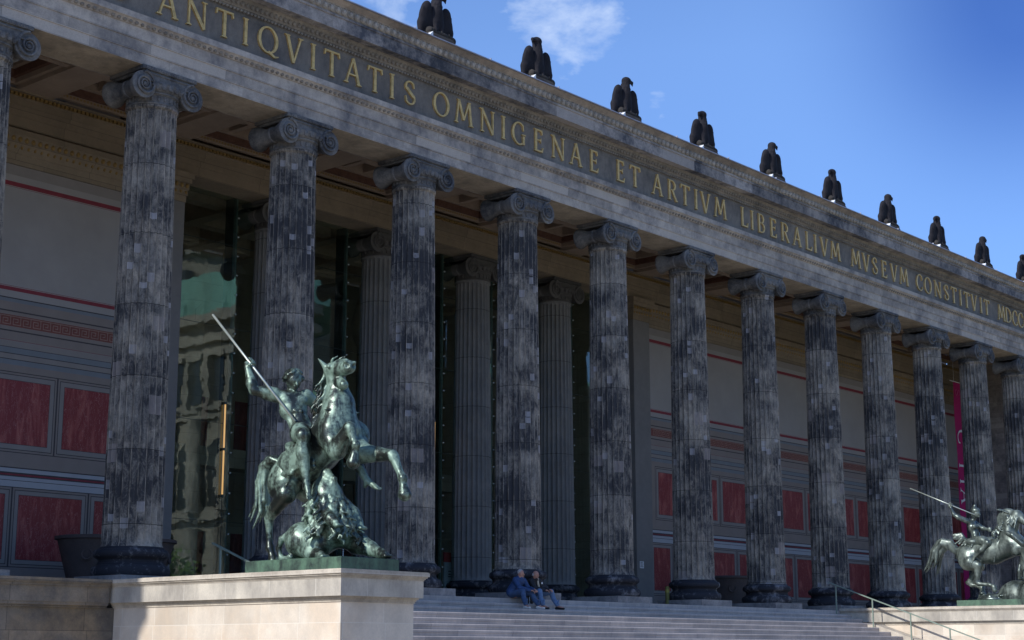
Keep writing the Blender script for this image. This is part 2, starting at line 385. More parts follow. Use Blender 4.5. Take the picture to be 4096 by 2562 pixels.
def column_meshes(inner):
    zt = 10.57 if not inner else 10.40; out = {}
    m = MB(); m.box(-.9, .9, -.9, .9, 0, .2); out['plinth'] = m
    m = MB(); pr = [(.80,.2),(.87,.22),(.90,.29),(.90,.36),(.86,.43),(.80,.45),(.78,.47),(.745,.51),(.74,.56),(.765,.60),(.80,.615),(.84,.64),(.865,.69),(.86,.75),(.82,.80),(.76,.82),(.75,.845),(.715,.87)]
    m.lathe(pr, n=48); out['base'] = m
    # fluted shaft
    NF, K = 24, 10; NR = 22; v = []; f = []; uvs = []
    zs = [0,.04,.10,.18,.26] + [ .26+(zt-.52)*i/14 for i in range(1, 15)] + [zt-.18, zt-.10, zt-.05, zt]
    zs = sorted(set(round(z, 4) for z in zs))
    for z in zs:
        t = z/zt; r = .6944-(.6944-.5992)*(t**1.35)
        e0 = min(1, max(0, (z-.05)/.18)); e1 = min(1, max(0, (zt-.06-z)/.16)); dep = .066*math.sqrt(min(e0, e1))
        if z < .08: r += .03*(1-z/.08)**2
        if z > zt-.07: r += .035
        for i in range(NF*K):
            u = (i % K)/K; a = 2*PI*i/(NF*K)
            d = 0 if (u < .05 or u > .95) else math.sqrt(max(0, 1-((u-.5)/.42)**2))
            rr = r-dep*d
            v.append((rr*math.cos(a), rr*math.sin(a), z+.87))
    n = NF*K; L = len(zs)
    for j in range(L-1):
        for i in range(n):
            i2 = (i+1) % n; f.append((j*n+i, j*n+i2, (j+1)*n+i2, (j+1)*n+i))
            u0 = i/K; u1 = (i+1)/K; uvs += [(u0, zs[j]), (u1, zs[j]), (u1, zs[j+1]), (u0, zs[j+1])]
    m = MB(); m.add(v, f); m.uv = uvs; out['shaft'] = m
    # neck with a band of ornament
    z0 = .87+zt; m = MB()
    m.lathe([(.60,z0),(.635,z0+.01),(.64,z0+.04),(.60,z0+.06),(.595,z0+.12),(.60,z0+.22),(.63,z0+.25),(.66,z0+.265),(.66,z0+.30),(.63,z0+.31)], n=48)
    for i in range(24):
        a = 2*PI*(i+.5)/24; c, s = math.cos(a)*.605, math.sin(a)*.605
        m.ell((c, s, z0+.15), (.035, .035, .07), 6, 4); m.ell((c*1.0, s*1.0, z0+.2), (.05,.05,.02), 6, 3)
    out['neck'] = m
    m = MB(); m.lathe([(.62,z0+.30),(.66,z0+.32),(.70,z0+.38),(.745,z0+.46),(.75,z0+.50),(.70,z0+.52)], n=48)
    for i in range(24):
        a = 2*PI*i/24; c, s = math.cos(a), math.sin(a)
        m.ell((c*.715, s*.715, z0+.425), (.055+.02*abs(s), .055+.02*abs(c), .095), 7, 5)
    # bolsters, volutes
    for sx in (-1, 1):
        cx = sx*.71; cz = z0+.385
        pr = [(.29,-.625),(.335,-.62),(.335,-.58),(.31,-.52),(.25,-.36),(.205,-.2),(.19,-.06),(.215,-.045),(.215,.045),(.19,.06),(.205,.2),(.25,.36),(.31,.52),(.335,.58),(.335,.62),(.29,.625)]
        b0 = MB(); b0.lathe(pr, 0, 0, 28, axis='y')
        m.add([(p[0]+cx, p[1], p[2]+cz) for p in b0.v], b0.f)
        for sy in (-1, 1):
            pts = []; rr = []
            for q in range(62):
                t = q/61; th = t*2*PI*2.7; R = .315*math.exp(-1.75*t); R = R if t < .97 else R
                ang = PI/2 - sx*th*-1 if False else PI/2 + sx*-1*(-th)
                pts.append((cx+R*math.cos(ang)*1.0, sy*.665, cz+.012+R*math.sin(ang))); rr.append(.036*(1-t*.62))
            m.tube(pts, rr, 5); m.ell((cx, sy*.65, cz+.0), (.055, .045, .055), 8, 5)
    # channel between the volutes, sagging in the middle
    for sy in (-1, 1):
        top = [(x/10*.74, z0+.70-.0*abs(x)) for x in range(-10, 11)]
        bot = [(x/10*.74, z0+.50-.035*math.cos(x/10*PI/2)+.03*(abs(x)/10)**2) for x in range(10, -11, -1)]
        y0, y1 = sorted((sy*.645, sy*.50)); m.ext(top+bot, y0, y1, axis=1)
        m.tube([(x, sy*.65, z-.012) for x, z in top], .026, 5); m.tube([(x, sy*.65, z+.012) for x, z in bot], .026, 5)
        # palmette leaves in the corners
        for sx in (-1, 1): m.ell((sx*.42, sy*.66, z0+.44), (.10,.03,.05), 7, 4)
    out['capital'] = m
    m = MB(); m.box(-.74,.74,-.62,.62,z0+.69,z0+.76); m.box(-.80,.80,-.67,.67,z0+.76,z0+.86-.004)
    for i in range(22):
        x = -.76+1.52*i/21
        for sy in (-1, 1): m.ell((x, sy*.67, z0+.80), (.026,.025,.035), 6, 4)
    out['abacus'] = m
    return out
def make_column(inner):
    root = empty('column'); root.parent = mus; ms = column_meshes(inner)
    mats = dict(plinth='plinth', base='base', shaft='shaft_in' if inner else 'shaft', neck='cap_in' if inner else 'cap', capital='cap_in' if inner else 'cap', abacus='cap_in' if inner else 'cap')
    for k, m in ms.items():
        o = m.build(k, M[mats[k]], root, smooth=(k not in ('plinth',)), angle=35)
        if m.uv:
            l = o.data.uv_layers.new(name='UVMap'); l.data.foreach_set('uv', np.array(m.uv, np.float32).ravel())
    return root
col0 = make_column(False)
for i in range(-4, 14):
    c = col0 if i == -4 else copy_tree(col0, mus)
    c.location = (i*S, 0, 0); c.rotation_euler.z = 0
col1 = make_column(True)
for i in (3, 4, 5, 6):
    c = col1 if i == 3 else copy_tree(col1, mus); c.location = (i*S, 6.0, 0)

# entablature -------------------------------------------------------
Z = 12.30
m = MB(); m.ext([(.70,Z),(-.62,Z),(-.62,12.57),(-.645,12.575),(-.65,12.85),(-.675,12.855),(-.68,13.15),(-.71,13.17),(-.73,13.21),(-.79,13.27),(-.83,13.285),(-.83,13.44),(-.62,13.49),(.70,13.49)], XL, XR)
o = m.build('architrave', M['arch'], mus)
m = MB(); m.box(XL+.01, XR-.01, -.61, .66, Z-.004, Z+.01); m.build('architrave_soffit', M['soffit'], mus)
m = MB()
for i in range(int((XR-XL)/.17)):
    x = XL+.1+i*.17; m.ell((x, -.735, 13.215), (.06,.05,.05), 6, 4)
for i in range(17):                       # pigeon spikes along the ledge
    pass
m.build('leaf_moulding', M['mould'], mus, smooth=True)
m = MB(); m.box(XL, XR, -.60, .66, 13.495, 14.72); m.build('frieze', M['frieze'], mus)
m = MB(); m.ext([(-.602,14.58),(-.64,14.585),(-.64,14.62),(-.67,14.64),(-.69,14.70),(-.75,14.78),(-.79,14.83),(-.80,14.868),(-.602,14.868)], XL, XR)
for i in range(int((XR-XL)/.115)):
    x = XL+.06+i*.115; m.box(x, x+.06, -.685, -.64, 14.545, 14.60)
for i in range(int((XR-XL)/.16)):
    x = XL+.06+i*.16; m.ell((x, -.735, 14.735), (.055,.045,.075), 6, 4)
m.build('bed_moulding', M['mould'], mus)
m = MB(); m.ext([(.7,14.87),(-1.02,14.87),(-1.03,14.845),(-1.10,14.845),(-1.10,15.19),(-1.135,15.20),(-1.135,15.265),(.7,15.265)], XL-.4, XR+.4)
m.build('corona', M['corona'], mus)
m = MB(); m.ext([(.7,15.27),(-1.10,15.27),(-1.12,15.30),(-1.15,15.40),(-1.17,15.47),(.7,15.47)], XL-.4, XR+.4)
for i in range(int((XR-XL+.8)/.235)):
    x = XL-.3+i*.235; m.ell((x, -1.165, 15.375), (.066,.065,.088), 8, 6)
    m.tube([(x+.095*math.cos(t*PI/6), -1.175-.012*math.sin(t*PI/6), 15.385+.105*math.sin(t*PI/6)) for t in range(3,-1,-1)]+[(x+.095*math.cos(-t*PI/7), -1.17, 15.385-.10*math.sin(t*PI/7)) for t in range(1,8)]+[(x-.06,-1.18,15.47)], .014, 4)
m.build('egg_and_dart_moulding', M['egg'], mus, smooth=True, angle=40)
m = MB(); m.ext([(.7,15.474),(-1.19,15.474),(-1.20,15.50),(-1.24,15.53),(-1.31,15.59),(-1.34,15.61),(.7,15.61)], XL-.5, XR+.5); m.build('gutter', M['sima'], mus)
m = MB(); m.ext([(6,15.9),(.4,15.80),(-1.10,15.72),(-1.37,15.655),(-1.385,15.62),(-1.37,15.613),(6,15.613)], XL-.5, XR+.5)
for i in range(26):
    x = XL+.8+i*3.2; m.box(x-.012, x+.012, -1.375, .4, 15.66, 15.70)
m.build('zinc_flashing', M['zinc'], mus)
m = MB(); m.box(XL, 9, 6.001, 40, 14.9, 15.9); m.box(33, XR, 6.001, 40, 14.9, 15.9); m.box(9.001, 32.999, 6.001, 40, 14.9, 15.9); m.build('roof', M['zinc'], mus)

# inscription -------------------------------------------------------
def seg(p, q, w0, w1=None):
    """stroke from p to q: a bar whose sides stay straight"""
    w1 = w0 if w1 is None else w1; d = Vector((q[0]-p[0], q[1]-p[1])); L = d.length; nrm = Vector((-d.y, d.x))/L
    return [(p[0]+nrm.x*w0/2, p[1]+nrm.y*w0/2), (p[0]-nrm.x*w0/2, p[1]-nrm.y*w0/2), (q[0]-nrm.x*w1/2, q[1]-nrm.y*w1/2), (q[0]+nrm.x*w1/2, q[1]+nrm.y*w1/2)]
def ser(x, z, w): return [(x-w/2, z), (x+w/2, z), (x+w/2-.04, z+(.05 if z < .5 else -.05)), (x-w/2+.04, z+(.05 if z < .5 else -.05))]
def arc(cx, cz, rx, rz, a0, a1, tk, tn, n=22):
    """elliptic stroke, thick at its sides and thin at top and bottom"""
    P = []
    for i in range(n):
        qs = []
        for j in (i, i+1):
            a = math.radians(a0+(a1-a0)*j/n); w = tn+(tk-tn)*math.cos(a)**2
            qs += [((cx+(rx-w/2)*math.cos(a), cz+(rz-w/2)*math.sin(a)), (cx+(rx+w/2)*math.cos(a), cz+(rz+w/2)*math.sin(a)))]
        P.append([qs[0][0], qs[0][1], qs[1][1], qs[1][0]])
    return P
T, t_ = .125, .07
def vbar(x, w=T): return [seg((x,.0),(x,1.), w), ser(x,0,w+.13), ser(x,1,w+.13)]
GL = {
 'I': (.26, vbar(.13)),
 'T': (.80, [seg((.40,0),(.40,1),T), ser(.40,0,.27), seg((.02,.965),(.78,.965),.07), [(.02,1),(.0,.80),(.05,.80),(.10,.94)], [(.78,1),(.80,.80),(.75,.80),(.70,.94)]]),
 'L': (.62, vbar(.13)+[seg((.13,.035),(.60,.035),.07), [(.60,0),(.64,.24),(.59,.24),(.50,.05)]]),
 'E': (.60, vbar(.13)+[seg((.13,.035),(.58,.035),.07), seg((.13,.965),(.54,.965),.07), seg((.13,.52),(.44,.52),.06), [(.57,0),(.62,.22),(.57,.22),(.48,.05)], [(.54,1),(.56,.80),(.51,.80),(.45,.95)], [(.46,.64),(.46,.40),(.41,.48),(.41,.56)]]),
 'A': (.88, [seg((.10,0),(.45,1.02),t_), seg((.44,1.02),(.77,0),T), ser(.10,0,.25), ser(.77,0,.28), seg((.22,.36),(.64,.36),.055)]),
 'V': (.88, [seg((.12,1),(.44,-.02),T), seg((.44,-.02),(.77,1),t_), ser(.12,1,.27), ser(.77,1,.24)]),
 'N': (.92, [seg((.13,0),(.13,1),t_), seg((.10,1),(.79,0),T), seg((.79,0),(.79,1),t_), ser(.13,0,.24), ser(.06,1,.2), ser(.79,1,.24)]),
 'M': (1.12, [seg((.10,0),(.24,1),t_), seg((.24,1),(.55,.18),T), seg((.55,.18),(.86,1),t_), seg((.86,1),(1.0,0),T), ser(.10,0,.24), ser(1.0,0,.27), ser(.22,1,.16), ser(.88,1,.16)]),
 'O': (.94, arc(.47,.5,.41,.48,0,360,.13,.06,30)),
 'Q': (.94, arc(.47,.5,.41,.48,0,360,.13,.06,30)+[seg((.50,.06),(.80,-.08),.10,.08), seg((.80,-.08),(.98,-.02),.07,.03)]),
 'C': (.82, arc(.47,.5,.41,.48,48,312,.13,.06)+[[(.75,.90),(.78,.66),(.73,.66),(.69,.80)], [(.75,.16),(.79,.26),(.74,.28),(.69,.20)]]),
 'G': (.88, arc(.47,.5,.41,.48,48,300,.13,.06)+[[(.75,.90),(.78,.66),(.73,.66),(.69,.80)], seg((.76,.05),(.76,.42),.12), ser(.76,.46,.28)]),
 'D': (.88, vbar(.13)[:1]+arc(.30,.5,.50,.465,-90,90,.13,.06)+[seg((.04,.03),(.32,.03),.06), seg((.04,.97),(.32,.97),.06)]),
 'R': (.80, vbar(.13)+arc(.32,.74,.27,.23,-90,90,.12,.055,14)+[seg((.13,.97),(.33,.97),.055), seg((.13,.51),(.33,.51),.055), seg((.36,.51),(.70,.0),.12), ser(.70,0,.22)]),
 'B': (.68, vbar(.13)[:1]+arc(.30,.75,.23,.22,-90,90,.11,.055,14)+arc(.30,.27,.30,.245,-90,90,.12,.055,14)+[seg((.04,.97),(.31,.97),.055), seg((.13,.52),(.31,.52),.055), seg((.04,.03),(.31,.03),.055)]),
 'S': (.60, arc(.30,.745,.24,.215,40,215,.10,.06,12)+[seg((.115,.66),(.50,.36),.13,.13)]+arc(.30,.26,.25,.225,-145,40,.10,.06,12)+[[(.50,.92),(.54,.72),(.49,.72),(.45,.86)], [(.06,.10),(.03,.32),(.08,.32),(.13,.18)]]),
}
LET = [('O', 3.02), ('A', 4.45), ('N', 5.34), ('T', 6.22), ('I', 6.91), ('Q', 7.66), ('V', 8.55), ('I', 9.24), ('T', 9.92), ('A', 10.7), ('T', 11.55), ('I', 12.22), ('S', 12.94), ('O', 14.24), ('M', 15.22), ('N', 16.27), ('I', 17.0), ('G', 17.71), ('E', 18.66), ('N', 19.64), ('A', 20.54), ('E', 21.48), ('E', 22.91), ('T', 23.73), ('A', 25.0), ('R', 25.91), ('T', 26.67), ('I', 27.34), ('V', 27.93), ('M', 28.88), ('L', 30.47), ('I', 31.0), ('B', 31.63), ('E', 32.47), ('R', 33.33), ('A', 34.19), ('L', 35.06), ('I', 35.57), ('V', 36.25), ('M', 37.13), ('M', 38.79), ('V', 39.64), ('S', 40.38), ('E', 41.18), ('V', 42.05), ('M', 42.94), ('C', 44.36), ('O', 45.16), ('N', 46.12), ('S', 46.95), ('T', 47.69), ('I', 48.38), ('T', 49.01), ('V', 49.77), ('I', 50.51), ('T', 51.12), ('M', 52.71), ('D', 53.49), ('C', 54.23), ('C', 54.89), ('C', 55.6)]
ins = empty('inscription', (0, 0, 0), mus); LM = {}
for ch, x in LET:
    w, strokes = GL[ch]
    if ch not in LM:
        m = MB()
        for q, s in enumerate(strokes):
            k = .0006*(q % 9); pr = [((a-w/2)*.72, zz*.72) for a, zz in s]
            m.ext(pr, -.655-k, -.58, axis=1)
        o = m.build('letter', M['gold'], ins); LM[ch] = o.data
    else:
        o = bpy.data.objects.new('letter', LM[ch]); COL.objects.link(o); o.parent = ins
    o.location = (x, 0, 13.705)

# ceiling of the portico --------------------------------------------
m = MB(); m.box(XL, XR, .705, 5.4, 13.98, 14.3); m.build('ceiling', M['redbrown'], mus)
for i in range(-4, 14):
    m = MB(); m.box(i*S-.53, i*S+.53, .705, 5.3, 13.10, 13.979)
    o = m.build('ceiling_beam', M['brown'], mus)
for i in range(-4, 13):
    x0, x1 = i*S+.534, (i+1)*S-.534; m = MB()
    for (y0, y1) in ((.705, 2.75), (2.95, 5.25)):
        for k, (d, z0, z1) in enumerate(((0, 13.22, 13.36), (.12, 13.36, 13.56), (.26, 13.56, 13.97))):
            w = .13 if k < 2 else .12
            m.box(x0+d, x1-d, y0+d, y0+d+w, z0, z1, k % 2); m.box(x0+d, x1-d, y1-d-w, y1-d, z0, z1, k % 2)
            m.box(x0+d, x0+d+w, y0+d+w, y1-d-w, z0, z1, k % 2); m.box(x1-d-w, x1-d, y0+d+w, y1-d-w, z0, z1, k % 2)
        # inner grid of small recessed squares
        for a in (.33, .66):
            xa = x0+.4+(x1-x0-.8)*a; m.box(xa-.1, xa+.1, y0+.4, y1-.4, 13.60, 13.97)
        m.box(x0+.4, x1-.4, (y0+y1)/2-.1, (y0+y1)/2+.1, 13.66, 13.975)
    m.box(x0, x1, 2.75, 2.95, 13.16, 13.97)
    nb = int((x1-x0-.3)/.11)
    for j in range(nb):
        x = x0+.16+j*.11
        for y in (2.62, 5.12): m.box(x, x+.06, y-.012, y, 13.27, 13.33, 2)
    m.build('ceiling_coffer', [M['brown'], M['redbrown'], M['bead']], mus)

# inner wall, antae and inner architrave ----------------------------
def inner_ent(x0, x1):
    m = MB(); ZI = 12.13
    m.ext([(6.65,ZI),(5.30,ZI),(5.30,12.42),(5.275,12.425),(5.27,12.72),(5.25,12.725),(5.25,12.90),(5.20,12.92),(5.20,13.0),(5.12,13.05),(5.12,13.10),(6.65,13.10)], x0, x1)
    for j in range(int((x1-x0)/.13)): x = x0+.05+j*.13; m.box(x, x+.08, 5.12, 5.22, 12.935, 13.02, 1)
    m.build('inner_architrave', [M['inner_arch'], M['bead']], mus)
    
inner_ent(XL, XR)
AL0, AL1, AR0, AR1 = 8.62, 9.78, 31.62, 32.68
WY = 5.42
def rects(x0, x1, start):
    """painted wall: rectangles of different paint laid edge to edge in one plane"""
    m = MB(); names = ['plaster','tan','ltan','pblue','pwhite','line','bred','keyred','red','inner_arch']
    ix = {n: i for i, n in enumerate(names)}
    def q(a, b, z0, z1, n): m.add([(a,WY,z0),(b,WY,z0),(b,WY,z1),(a,WY,z1)], [(0,1,2,3)], ix[n])
    def band(z0, z1, n): q(x0, x1, z0, z1, n)
    for z0, z1, n in ((10.84,11.12,'ltan'),(10.66,10.84,'plaster')): band(z0, z1, n)
    # framed cream field
    e = .14
    band(10.54,10.66,'bred'); band(10.52,10.54,'plaster'); band(10.51,10.52,'bred')
    q(x0, x0+e, 7.87, 10.51, 'bred'); q(x0+e, x1-e, 7.87, 10.51, 'plaster'); q(x1-e, x1, 7.87, 10.51, 'bred')
    for z0, z1, n in ((7.86,7.87,'bred'),(7.84,7.86,'plaster'),(7.74,7.84,'bred'),(7.56,7.74,'plaster'),(7.53,7.56,'line'),(7.44,7.53,'pblue'),(7.22,7.44,'tan'),(7.185,7.22,'line'),(7.10,7.185,'tan'),(6.80,7.10,'keyred'),(6.70,6.80,'tan'),(6.665,6.70,'line'),(6.44,6.665,'tan'),(6.43,6.44,'bred'),(6.26,6.43,'ltan'),(6.245,6.26,'line'),(6.10,6.245,'pblue'),(6.08,6.10,'bead') if False else (6.08,6.10,'line'),(5.95,6.08,'ltan'),(5.93,5.95,'line'),(5.80,5.93,'pblue'),(5.62,5.80,'tan')): band(z0, z1, n)
    def panels(zb, zt, x, per, fr, rr):
        band(zt, zt+.0001, 'line') if False else None
        xs = []
        while x > x0: x -= per
        while x < x1: xs.append((max(x, x0), min(x+per, x1))); x += per
        for a, b in xs:
            if b-a < .9: q(a, b, zb, zt, 'tan'); continue
            lw = .022
            q(a, b, zt-lw, zt, 'line'); q(a, b, zb, zb+lw, 'line'); q(a, a+lw, zb+lw, zt-lw, 'line'); q(b-lw, b, zb+lw, zt-lw, 'line')
            A, B, C, D = a+lw, b-lw, zb+lw, zt-lw
            for w, n in ((.05,'tan'),(.02,'line'),(fr,'ltan'),(.012,'line')):
                q(A, B, D-w, D, n); q(A, B, C, C+w, n); q(A, A+w, C+w, D-w, n); q(B-w, B, C+w, D-w, n); A += w; B -= w; C += w; D -= w
            q(A, B, C, D, 'red')
    panels(3.53, 5.62, start+.0, 2.28, .12, 0)
    for z0, z1, n in ((3.16,3.53,'tan'),(3.13,3.16,'line'),(3.03,3.13,'pwhite'),(2.99,3.03,'line'),(2.95,2.99,'bred'),(2.92,2.95,'line'),(2.83,2.92,'pwhite'),(2.815,2.83,'line'),(2.66,2.815,'pwhite')): band(z0, z1, n)
    panels(.62, 2.66, start+1.12, 2.30, .10, 0)
    band(.30,.62,'tan'); band(0,.30,'line')
    m.build('painted_wall', [M[n] for n in names], mus)
    # meander
    m = MB(); u = .30; k = 0; x = x0+.25; y = WY-.004
    while x+u < x1-.2:
        for a, b, c, d in ((0,.3,.235,.255),(.28,.30,.02,.235),(.06,.28,.02,.04),(.06,.08,.04,.19),(.08,.22,.17,.19),(.20,.22,.09,.17),(.13,.20,.09,.11)):
            m.add([(x+a,y,6.82+c),(x+b,y,6.82+c),(x+b,y,6.82+d),(x+a,y,6.82+d)], [(0,1,2,3)])
        x += u
    m.build('meander_band', M['keytan'], mus)
    # egg band under the architrave
    m = MB(); m.ext([(WY+.3,11.13),(WY-.02,11.13),(WY-.02,11.42),(WY-.05,11.44),(WY-.06,11.52),(WY-.12,11.66),(WY-.12,11.72),(WY-.16,11.86),(WY-.2,11.90),(WY-.2,12.05),(WY-.1,12.129),(WY+.3,12.129)], x0, x1)
    for j in range(int((x1-x0)/.2)):
        xx = x0+.1+j*.2; m.ell((xx, WY-.14, 11.80), (.07,.05,.075), 6, 5, 1); m.ell((xx+.1, WY-.08, 11.60), (.05,.045,.055), 6, 4, 1)
    m.build('egg_band', [M['inner_arch'], M['bead']], mus, smooth=True, angle=40)
rects(XL, AL0, 5.96-2.28)
rects(AR1, XR, 33.05)
for x0, x1 in ((AL0, AL1), (AR0, AR1)):
    m = MB(); m.box(x0, x1, 5.31, 6.6, .35, 11.25); m.box(x0-.04, x1+.04, 5.27, 6.64, 0, .35); m.build('anta', M['grey'], mus)
    m = MB(); m.box(x0-.02, x1+.02, 5.29, 6.62, 11.251, 11.45); m.box(x0-.05, x1+.05, 5.26, 6.65, 11.45, 11.62); m.box(x0-.13, x1+.13, 5.18, 6.70, 11.82, 11.95); m.box(x0-.18, x1+.18, 5.13, 6.72, 11.95, 12.126)
    m.box(x0-.08, x1+.08, 5.23, 6.68, 11.62, 11.82)
    for j in range(7):
        xx = x0+.02+(x1-x0-.04)*j/6; m.ell((xx, 5.21, 11.73), (.06,.05,.075), 6, 5, 1); m.ell((xx, 5.25, 11.54), (.05,.03,.05), 6, 4, 1)
    m.build('anta_capital', [M['inner_arch'], M['bead']], mus)
# end walls of the portico and outer body
for x0, x1 in ((XL-.2, XL+1.2), (XR-1.2, XR+.2)):
    m = MB(); m.box(x0, x1, -.58, 5.41, 0, 12.12); m.box(x0, x1, .71, 5.11, 12.121, 13.975); m.build('end_wall', M['arch'], mus)
for x0, x1 in ((XL-.2, AL0), (AR1, XR+.2)):
    m = MB(); m.box(x0, x1, WY+.3, 6.6, 0, 12.12); m.box(x0, x0+.6 if x0 < 0 else x0+.3, 6.61, 40, 0, 14.89); m.box(x1-.3 if x0 < 0 else x1-.6, x1, 6.61, 40, 0, 14.89); m.build('inner_masonry', M['tan'], mus)
m = MB(); m.box(XL-.2, XR+.2, -.92, 24, -.14, 0); m.build('portico_floor', M['floor'], mus)
# lower walls flanking the stairs
def ashlar(x0, x1, y0, y1, e0, e1):
    m = MB(); m.box(x0-e0, x1+e1, y0, y1, -3.4, -.55, 0)
    for d, z0, z1, k in ((.06,-.55,-.50,0),(.11,-.50,-.44,0),(.13,-.44,-.10,0),(.16,-.10,-.05,1),(.19,-.05,-.02,1),(.22,-.02,.06,1)):
        m.box(x0, x1, y0-d, y1, z0, z1, k)
    return m
m = ashlar(XL-1, 3.26, -.98, -.925, 0, .235)
m.build('terrace_wall', [M['podold'], M['podold']], mus)
m = ashlar(38.14, XR+1, -.98, -.925, .235, 0); m.build('terrace_wall', [M['podold'], M['podold']], mus)

for i in (0, 1, 2, 3, 4, 6, 8):
    m = MB(); m.lathe([(.05,13.0),(.05,13.12),(.02,13.13),(.02,13.21)], i*S+3.75, 1.05, 10); m.build('spot_lamp', M['white'], mus)
# entrance glazing and hall behind -----------------------------------
bays = [(AL1, 13.8-.64), (13.8+.64, 18.4-.64), (18.4+.64, 23-.64), (23+.64, 27.6-.64), (27.6+.64, AR0)]
for b0, b1 in bays:
    m = MB(); m.box(b0, b1, 6.19, 6.21, 0.02, 12.12)
    gl = m.build('glass_wall', M['glass'], mus)
    for z in (2.25, 5.15, 8.05, 10.6): m = MB(); m.box(b0, b1, 6.185, 6.215, z-.006, z+.006); m.build('glass_joint', M['steel'], gl)
FIN = flat('edge of glass fin', (.10,.15,.14), .3); CLP = flat('clamp', (.45,.5,.5), .4)
for x in (9.95, 12.42, 15.05, 17.05, 19.65, 21.65, 24.25, 26.25, 28.85, 31.45):
    m = MB(); m.box(x-.07, x+.03, 6.23, 6.62, 0, 12.12, 0)
    m.box(x+.034, x+.10, 6.24, 6.40, 0, 12.11, 1)
    for k in range(19):
        z = .7+k*.6; m.box(x+.05, x+.10, 6.15, 6.18, z-.02, z+.02, 2); m.box(x+.02, x+.2, 6.225, 6.235, z-.012, z+.012, 0)
    m.build('steel_post', [M['steel'], FIN, CLP], mus)
for x in (17.95-.9, 22.5, 26.05):
    m = MB(); m.tube([(x, 6.06, .9), (x, 6.06, 1.9)], .02, 6); m.box(x-.015, x+.015, 6.06, 6.19, 1.0, 1.03); m.box(x-.015, x+.015, 6.06, 6.19, 1.75, 1.78); m.build('door_handle', M['white'], mus)
hall = MB()
hall.box(8.8, 9.1, 6.61, 24, 0, 14.6, 0); hall.box(32.6, 32.9, 6.61, 24, 0, 14.6, 0); hall.box(9.1, 32.6, 20, 20.3, 0, 14.6, 0)
hall.box(9.1, 32.6, 15.5, 16.5, 5.2, 5.9, 0)
hall.build('hall_wall', M['hall'], mus)
m = MB(); m.box(9.1, 32.6, 6.66, 15.8, 13.6, 14.0, 0)
for i in range(10): x = 10.1+i*2.4; m.box(x, x+.5, 6.66, 15.8, 12.9, 13.6, 1)
for i in range(4): y = 7.6+i*2.2; m.box(9.1, 32.6, y, y+.45, 13.0, 13.59, 1)
m.build('hall_ceiling', [M['hallr'], M['hallc']], mus)
m = MB()
for i in range(5): x = 10.2+i*4.6; m.box(x, x+3.2, 19.97, 20-.002, .8, 3.2); m.box(x, x+3.2, 19.97, 20-.002, 6.5, 8.6)
m.build('hall_panel', M['red'], mus)
for x in (13.8, 18.4, 23, 27.6):
    m = MB(); m.lathe([(.62,0),(.62,.3),(.55,.4),(.5,10.9),(.62,11.1),(.75,11.5),(.75,11.9),(.5,12.9)], x, 15.9, 24); m.build('hall_column', M['hall'], mus, smooth=True, angle=40)
# ------------------------------------------------------------------ ground and stairs
GZ = -3.2
m = MB(); m.add([(-3000,-3000,GZ),(3000,-3000,GZ),(3000,3000,GZ),(-3000,3000,GZ)], [(0,1,2,3)])
tag(m.build('ground', stone('gravel ground', (.52,.44,.33), (.40,.34,.26), .4, .7, scale=.4)), kind='structure')
m = MB(); m.add([(24,-75,GZ+.004),(57,-75,GZ+.004),(57,-25,GZ+.004),(24,-25,GZ+.004)], [(0,1,2,3)])
tag(m.build('lawn', flat('lawn grass', (.09,.15,.04), .9, 0, .3, 3)), kind='structure')
st = empty('stone_staircase'); tag(st, 'broad grey granite staircase below the columns, between the two pedestals', 'staircase')
H_, T_ = .16, .4625
for k in range(20):
    yf = -.92-k*T_-.001; zt = -k*H_; yb = yf+T_+.06 if k else -.93+.005
    if k == 0: yf, yb = -.935, -.9205
    m = MB(); pr = [(yf+.012,zt-H_),(yf+.012,zt-.075),(yf,zt-.07),(yf,zt-.020),(yf+.016,zt-.0005),(yb,zt-.0005),(yb,zt-H_)]
    x0, x1 = (3.8, 37.6) if k < 4 else (6.15, 35.25)
    if k == 0: m.ext([(yf,-.16),(yf,-.012),(yf+.006,-.0005),(yb,-.0005),(yb,-.16)], 3.8, 37.6)
    else: m.ext(pr, x0, x1)
    m.build('step', M['step'], st)
for x0, x1 in ((5.55, 6.149), (35.251, 35.85)):
    m = MB(); ya, yb = -.92-3*T_-.3, -.92-20*T_
    m.ext([(ya,-.53),(yb,-.53-(ya-yb)*H_/T_),(yb,GZ-.1),(ya+.9,GZ-.1),(ya+.9,-.53)], x0, x1); m.build('stringer', M['podcap'], st)
def podium(x0, x1, lab):
    p = empty('stone_pedestal'); tag(p, lab, 'pedestal', 'pedestals at both ends of the stairs')
    y0, y1 = -8.2, -.945
    m = MB(); m.box(x0, x1, y0, y1, GZ-.1, -.55); m.build('wall', M['pod'], p)
    m = MB()
    for d, z0, z1 in ((.02,-.55,-.51),(.04,-.51,-.475),(.075,-.475,-.44)): m.box(x0-d, x1+d, y0-d, y1-.002, z0, z1)
    m.build('moulding', M['podcap'], p)
    m = MB(); m.box(x0-.14, x1+.14, y0-.14, y1-.004, -.44, -.10); m.build('frieze_course', M['podfr'], p)
    m = MB()
    for d, z0, z1 in ((.15,-.10,-.075),(.17,-.075,-.05),(.20,-.05,-.02),(.23,-.02,.055)): m.box(x0-d, x1+d, y0-d, y1-.006, z0, z1)
    m.box(x0-.21, x1+.21, y0-.21, y1-.008, .055, .07)
    m.build('cap', M['podcap'], p); return p
podium(3.5, 5.5, 'sunlit sandstone pedestal under the spearman and lion statue')
podium(35.9, 37.9, 'sunlit sandstone pedestal under the amazon and panther statue')
